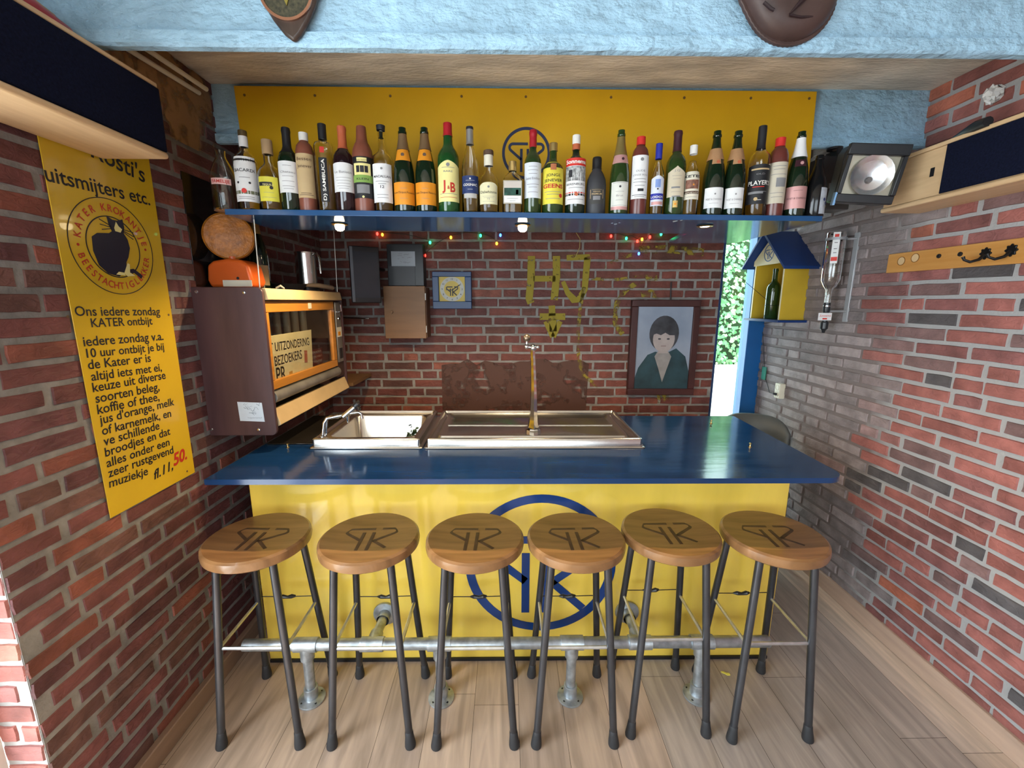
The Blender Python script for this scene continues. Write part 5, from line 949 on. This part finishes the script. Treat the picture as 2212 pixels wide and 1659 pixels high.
mb = MB(); logo(mb, hf, -ym, 1.905, .052, .0125, .0135); mb.build('emblem', M('house_emblem_blue', (.06, .12, .26), .5), gb)
for sgn, ye in ((-1, hy0_ - .085), (1, hy1_ + .055)):
    n2 = Vector((0, (zr - ze) * 1.0, abs(ye - ym))).normalized(); s1 = zr + .006 - (zr - ze) / (ym - hy0_) * abs(ye - ym)
    MB().prism(Fr((1.60, 0, 0), UY, UZ), [(ym, zr + .004), (ye, s1), (ye, s1 + .018), (ym, zr + .024)], .0, .2135).build('roof_board', NAVY, bh, bevel=.001)
MB().box(1.632, hy0_ - .035, 1.481, 1.8135, hy1_ + .025, 1.495).build('base_board', NAVY, bh, bevel=.001)
hb_ = thing('bottle', 'dark green bottle standing inside the yellow bird house', 'bottle', (1.712, 2.775, 1.4965)); R_, H_ = .041, .315
MB().lathe([(a * R_, b * H_) for a, b in PROF['bordeaux']], (0, 0, 0), 28).build('glass', OLIVE_GLASS, hb_, local=True); MB().tube([(.043 * math.sin(a), -.043 * math.cos(a), .085) for a in [k * PI / 12 for k in range(25)]], .0015, 6).build('wire_tie', BLACK, hb_, local=True)
op = thing('spirit_dispenser', 'clear upside down bottle in a spirit dispenser on the right wall', 'dispenser', (1.76, 2.3, 1.43))
MB().box(1.803, 2.262, 1.50, 1.8135, 2.292, 1.955).build('wall_rail', M('clear_grey_rail', (.40, .41, .43), .3, .3), op, bevel=.002)
ob = Vector((1.716, 2.300, 0)); R_ = .044
prof = [(0, 1.945), (.030, 1.950), (R_ - .002, 1.957), (R_, 1.945), (R_, 1.745), (.043, 1.715), (.030, 1.685), (.0165, 1.668), (.0145, 1.64), (.0145, 1.585)]
bo = MB().lathe(prof + [(max(r_ - .0028, .004), z_ - .001) for r_, z_ in prof[::-1][:-1]] + [(0, 1.940)], ob, 30).build('upturned_bottle', CLEAR, op)
MB().lathe([(.016, 1.60), (.017, 1.56), (.013, 1.545), (.013, 1.50), (.0185, 1.495), (.0185, 1.462), (.010, 1.452), (.007, 1.44), (0, 1.44)], ob, 22).build('valve', M('dark_valve', (.02, .022, .026), .3), op); MB().lathe([(.0155, 1.585), (.0165, 1.585), (.0165, 1.56), (.0155, 1.56)], ob, 20).build('valve_collar', CHROME, op)
for zz in (1.925, 1.555): MB().tube([(1.805, 2.277, zz), (ob.x + .045 if zz > 1.8 else ob.x + .016, 2.292, zz)], .006, 8).build('clamp_arm', M('grey_clamp', (.35, .36, .38), .35, .4), op)
MB().lathe([(R_ + .0015, 1.917), (R_ + .003, 1.917), (R_ + .003, 1.931), (R_ + .0015, 1.931)], ob, 28).build('clamp_ring', M('grey_clamp', (.35, .36, .38), .35, .4), op)
lb_ = MB().wrap(R_, 1.80, 1.955, -.95, -.25); lb_.mat(1).wrap(R_, 1.812, 1.832, -.90, -.30, d=.0014).wrap(R_, 1.925, 1.945, -.8, -.4, d=.0014); lb_.mat(2)
for z_ in (1.905, 1.875, 1.855): lb_.wrap(R_, z_ - .004, z_, -.75, -.45, d=.0014)
lb_.v = [v + ob for v in lb_.v]; lb_.build('label', [WPAPER, REDL, GREYINK], op)
of2 = Fr((0, 2.272, 0), UX, UZ); A, Bc = of2.px(1766, 692), of2.px(1797, 676); fp = MB().fbox(of2, A[0], A[1], Bc[0], Bc[1], 0, .002); fp.mat(1).text(of2, 'Sonnema', (A[0] + Bc[0]) / 2, (A[1] + Bc[1]) / 2, w=(Bc[0] - A[0]) * .85, d=.0026, shear=.3).fbox(of2, (A[0] + Bc[0]) / 2 - .012, A[1] + .005, (A[0] + Bc[0]) / 2 + .012, A[1] + .012, .0022, .0026); fp.build('brand_flag', [WPAPER, REDL], op, smooth=0)
cr_ = thing('coat_rack', 'pine coat rack board with black hooks on the right wall', 'coat rack', (1.80, 1.75, 1.735)); rf = Fr((1.794, 0, 0), -UY, UZ)
PINE = M('orange_pine', (.50, .23, .055), .4, var=.14, vs=5, stretch=(8, .8, 8), c2=(.58, .30, .09))
MB().box(1.794, 1.38, 1.737, 1.8135, 2.058, 1.824).build('board', PINE, cr_, bevel=.003)
PALE = M('pale_end_grain', (.62, .44, .24), .6)
for p_ in ((1947, 564), (1977, 557)): u, v = rf.px(*p_); MB().ring(rf, u, v, .0168, .0195, .0001, .0012, 24).build('recess_shade', M('recess_shade_brown', (.20, .085, .02), .6), cr_); MB().lathe([(.0, .0008), (.017, .0008), (.017, .0002), (0, .0002)], rf.at(u, v), 22, axis=-UX).build('round_recess', PALE, cr_)  # flat discs; the dark ring paints the shade inside each hollow
for p_ in ((2029, 553), (2075, 549)): u, v = rf.px(*p_); MB().lathe([(.009, 0), (.009, .004), (.005, .006), (0, .006)], rf.at(u, v), 8, axis=-UX).build('peg_plate', M('dark_iron', (.025, .025, .027), .4, .5), cr_)
for p_ in ((2130, 550), (2186, 543)):
    u, v = rf.px(*p_); mb = MB(); n_ = 40; mb.prism(rf, [(u + (.018 + .003 * math.cos(8 * 2 * PI * k / n_)) * math.cos(2 * PI * k / n_), v + .004 + (.020 + .003 * math.cos(8 * 2 * PI * k / n_)) * math.sin(2 * PI * k / n_)) for k in range(n_)], .0002, .006)
    hk = mb.build('hook', M('black_iron', (.012, .012, .013), .3, .4), cr_, bevel=.0015); MB().tube([rf.at(u, v, .005), rf.at(u - .002, v - .018, .022), rf.at(u - .010, v - .026, .045), rf.at(u - .018, v - .018, .060), rf.at(u - .021, v - .006, .064)], [.006, .0055, .005, .0045, .006], 10).build('hook_arm', M('black_iron', (.012, .012, .013), .3, .4), hk)
so = thing('wall_socket', 'cream double wall socket on the right brick wall', 'socket', (1.80, 2.71, .97)); wf_ = Fr((1.776, 0, 0), -UY, UZ); A, Bc = wf_.px(1671, 858), wf_.px(1686, 830)
MB().box(1.776, -Bc[0], A[1], 1.8135, -A[0], Bc[1]).build('case', CREAM, so, bevel=.004)
for k in (.27, .73): MB().lathe([(.017, .001), (.017, -.002), (0, -.002)][::-1], wf_.at((A[0] + Bc[0]) / 2, A[1] + (Bc[1] - A[1]) * k, .0005), 20, axis=-UX).build('outlet', M('outlet_beige', (.42, .38, .27), .5), so)
pg = thing('power_cord', 'thin black cord with a green tag plugged into the wall socket', 'cord', (1.80, 2.75, 1.0)); o0 = wf_.at((A[0] + Bc[0]) / 2, A[1] + (Bc[1] - A[1]) * .27, .002)
MB().tube([o0, o0 + Vector((-.02, .005, .003))], [.009, .006], 10).build('plug', BLACK, pg)
xw = 1.806; tg0 = PX(1652, 806, xw); MB().tube([o0 + Vector((-.018, .005, .003)), PX(1662, 848, 1.79), PX(1658, 832, xw), PX(1653, 818, xw), PX(1651, 795, xw), PX(1650, 760, xw), PX(1648, 725, xw), PX(1646, 700, xw), Vector((1.806, 2.83, 1.4815))], .0022, 6).build('cable', M('dark_cable', (.03, .03, .03), .5), pg)
MB().box(xw - .010, tg0.y - .022, tg0.z - .045, xw - .002, tg0.y + .022, tg0.z + .045).build('green_tag', M('green_tag', (.03, .20, .14), .4), pg, bevel=.002)
solo(MB().tube([(1.476, 2.995, PY(1556, 545, 2.99).z), PY(1590, 592, 2.90), (1.661, 2.76, 1.62)], .0016, 6).build('hanging_wire', BLACK), 'thin black wire crossing the narrow window to the bird house', 'wire')
# ------------------------------------------------------------------ flood lamp, control box, chair
fl_ = thing('flood_lamp', 'black flood lamp with round silver reflector beside the right loudspeaker', 'flood lamp', (1.40, 1.78, 1.98))
rot = Matrix.Rotation(math.radians(-14), 3, 'Z') @ Matrix.Rotation(math.radians(6), 3, 'Y') @ Matrix.Rotation(math.radians(8), 3, 'X'); cc = PY(1884, 376, 1.775)
fmt = Fr(cc, rot @ UX, rot @ UZ); mb = MB(); mb.prism(fmt, [(-.098, -.105), (.098, -.105), (.106, .075), (.094, .105), (-.094, .105), (-.106, .075)], -.095, -.0195); mb.build('housing', BLACK, fl_, bevel=.008)
mb = MB()
for u0, v0, u1, v1 in ((-.104, .066, .104, .106), (-.100, -.106, .100, -.074), (-.102, -.0735, -.086, .0655), (.086, -.0735, .102, .0655)): mb.fbox(fmt, u0, v0, u1, v1, -.019, .004)
mb.build('bezel', M('black_cast_case', (.014, .015, .018), .3), fl_, bevel=.003)
MB().fbox(fmt, -.0855, -.0735, .0855, .0655, -.0185, -.016).build('reflector_plate', M('silver_beige_plate', (.42, .39, .30), .35, .5), fl_)
MB().lathe([(.074, .0005), (.069, -.001), (.054, -.008), (.034, -.0125), (.014, -.0150), (0, -.0155)][::-1], fmt.at(.002, -.004, -.0005), 20, axis=fmt.n).build('reflector', M('facet_mirror', (.80, .82, .84), .24, .9, var=.05, vs=20), fl_, smooth=12)
MB().lathe([(0, 0), (.010, .001), (.012, -.004), (0, -.006)][::-1], fmt.at(0, -.020, -.006), 12, axis=fmt.n).build('lamp_holder', M('grey_holder', (.12, .11, .11), .4), fl_)
MB().fbox(fmt, -.0855, -.0735, .0855, .0655, -.006, -.004).build('front_glass', thin_glass('lamp_glass', (1, 1, 1)), fl_, smooth=0); MB().fbox(fmt, -.106, -.118, -.098, -.070, -.02, .002).build('blue_clip', M('light_blue_clip', (.25, .50, .85), .4), fl_)
MB().tube([fmt.at(.0, .09, -.07), (cc.x, 1.965, 2.21), (cc.x, 1.975, 2.255)], .010, 10).lathe([(0, 0), (.03, 0), (.03, .008), (0, .008)], (cc.x, 2.0, 2.2535), 18).tube([(cc.x, 1.975, 2.25), (cc.x, 2.0, 2.255)], .010, 8).build('mounting_arm', BLACK, fl_)
cbx = thing('control_box', 'dark grey control box under the rear blue rib beside the flood lamp', 'box', (1.47, 2.05, 1.97)); pbox(MB(), 1765, 336, 1850, 452, 2.03, 2.12).build('case', M('dark_grey_case', (.045, .046, .052), .4, var=.3, vs=6), cbx, bevel=.004)
q = pbox(MB(), 1790, 396, 1838, 406, 2.02, 2.0295).build('grey_ledge', M('grey_ledge', (.20, .22, .26), .4), cbx); q = pbox(MB(), 1804, 402, 1824, 410, 2.015, 2.0195).build('tape_strip', CREAM, cbx); MB().box(1.45, 2.05, 2.17, 1.55, 2.08, 2.2615).build('hanger', BLACK, cbx)
ch = thing('chair', 'grey shell chair tucked behind the right end of the counter', 'chair', (1.56, 2.55, 0)); SH_ = M('grey_green_shell', (.10, .11, .11), .5); vs = []; n_ = 16
for j in range(5):
    for i in range(n_ + 1):
        a = math.radians(-100 + 130 * i / n_); t = j / 4; r_ = .19 + .015 * t; z_ = .46 + .42 * t * (1 - .22 * abs(2 * i / n_ - 1) ** 4); vs.append((1.555 + r_ * math.sin(a + .9), 2.50 + r_ * math.cos(a + .9), z_))
mb = MB().add(vs, [(j * (n_ + 1) + i, j * (n_ + 1) + i + 1, (j + 1) * (n_ + 1) + i + 1, (j + 1) * (n_ + 1) + i) for j in range(4) for i in range(n_)]); o = mb.build('backrest', SH_, ch); sm = o.modifiers.new('thick', 'SOLIDIFY'); sm.thickness = .022
MB().lathe([(0, .435), (.19, .435), (.20, .45), (.19, .465), (0, .46)], (1.555, 2.50, 0), 28).build('seat', SH_, ch)
for sx in (-1, 1):
    for sy2 in (-1, 1): MB().tube([(1.555 + sx * .12, 2.50 + sy2 * .12, .436), (1.555 + sx * .16, 2.50 + sy2 * .16, .0)], .011, 10).build('leg', BLKSTEEL, ch)
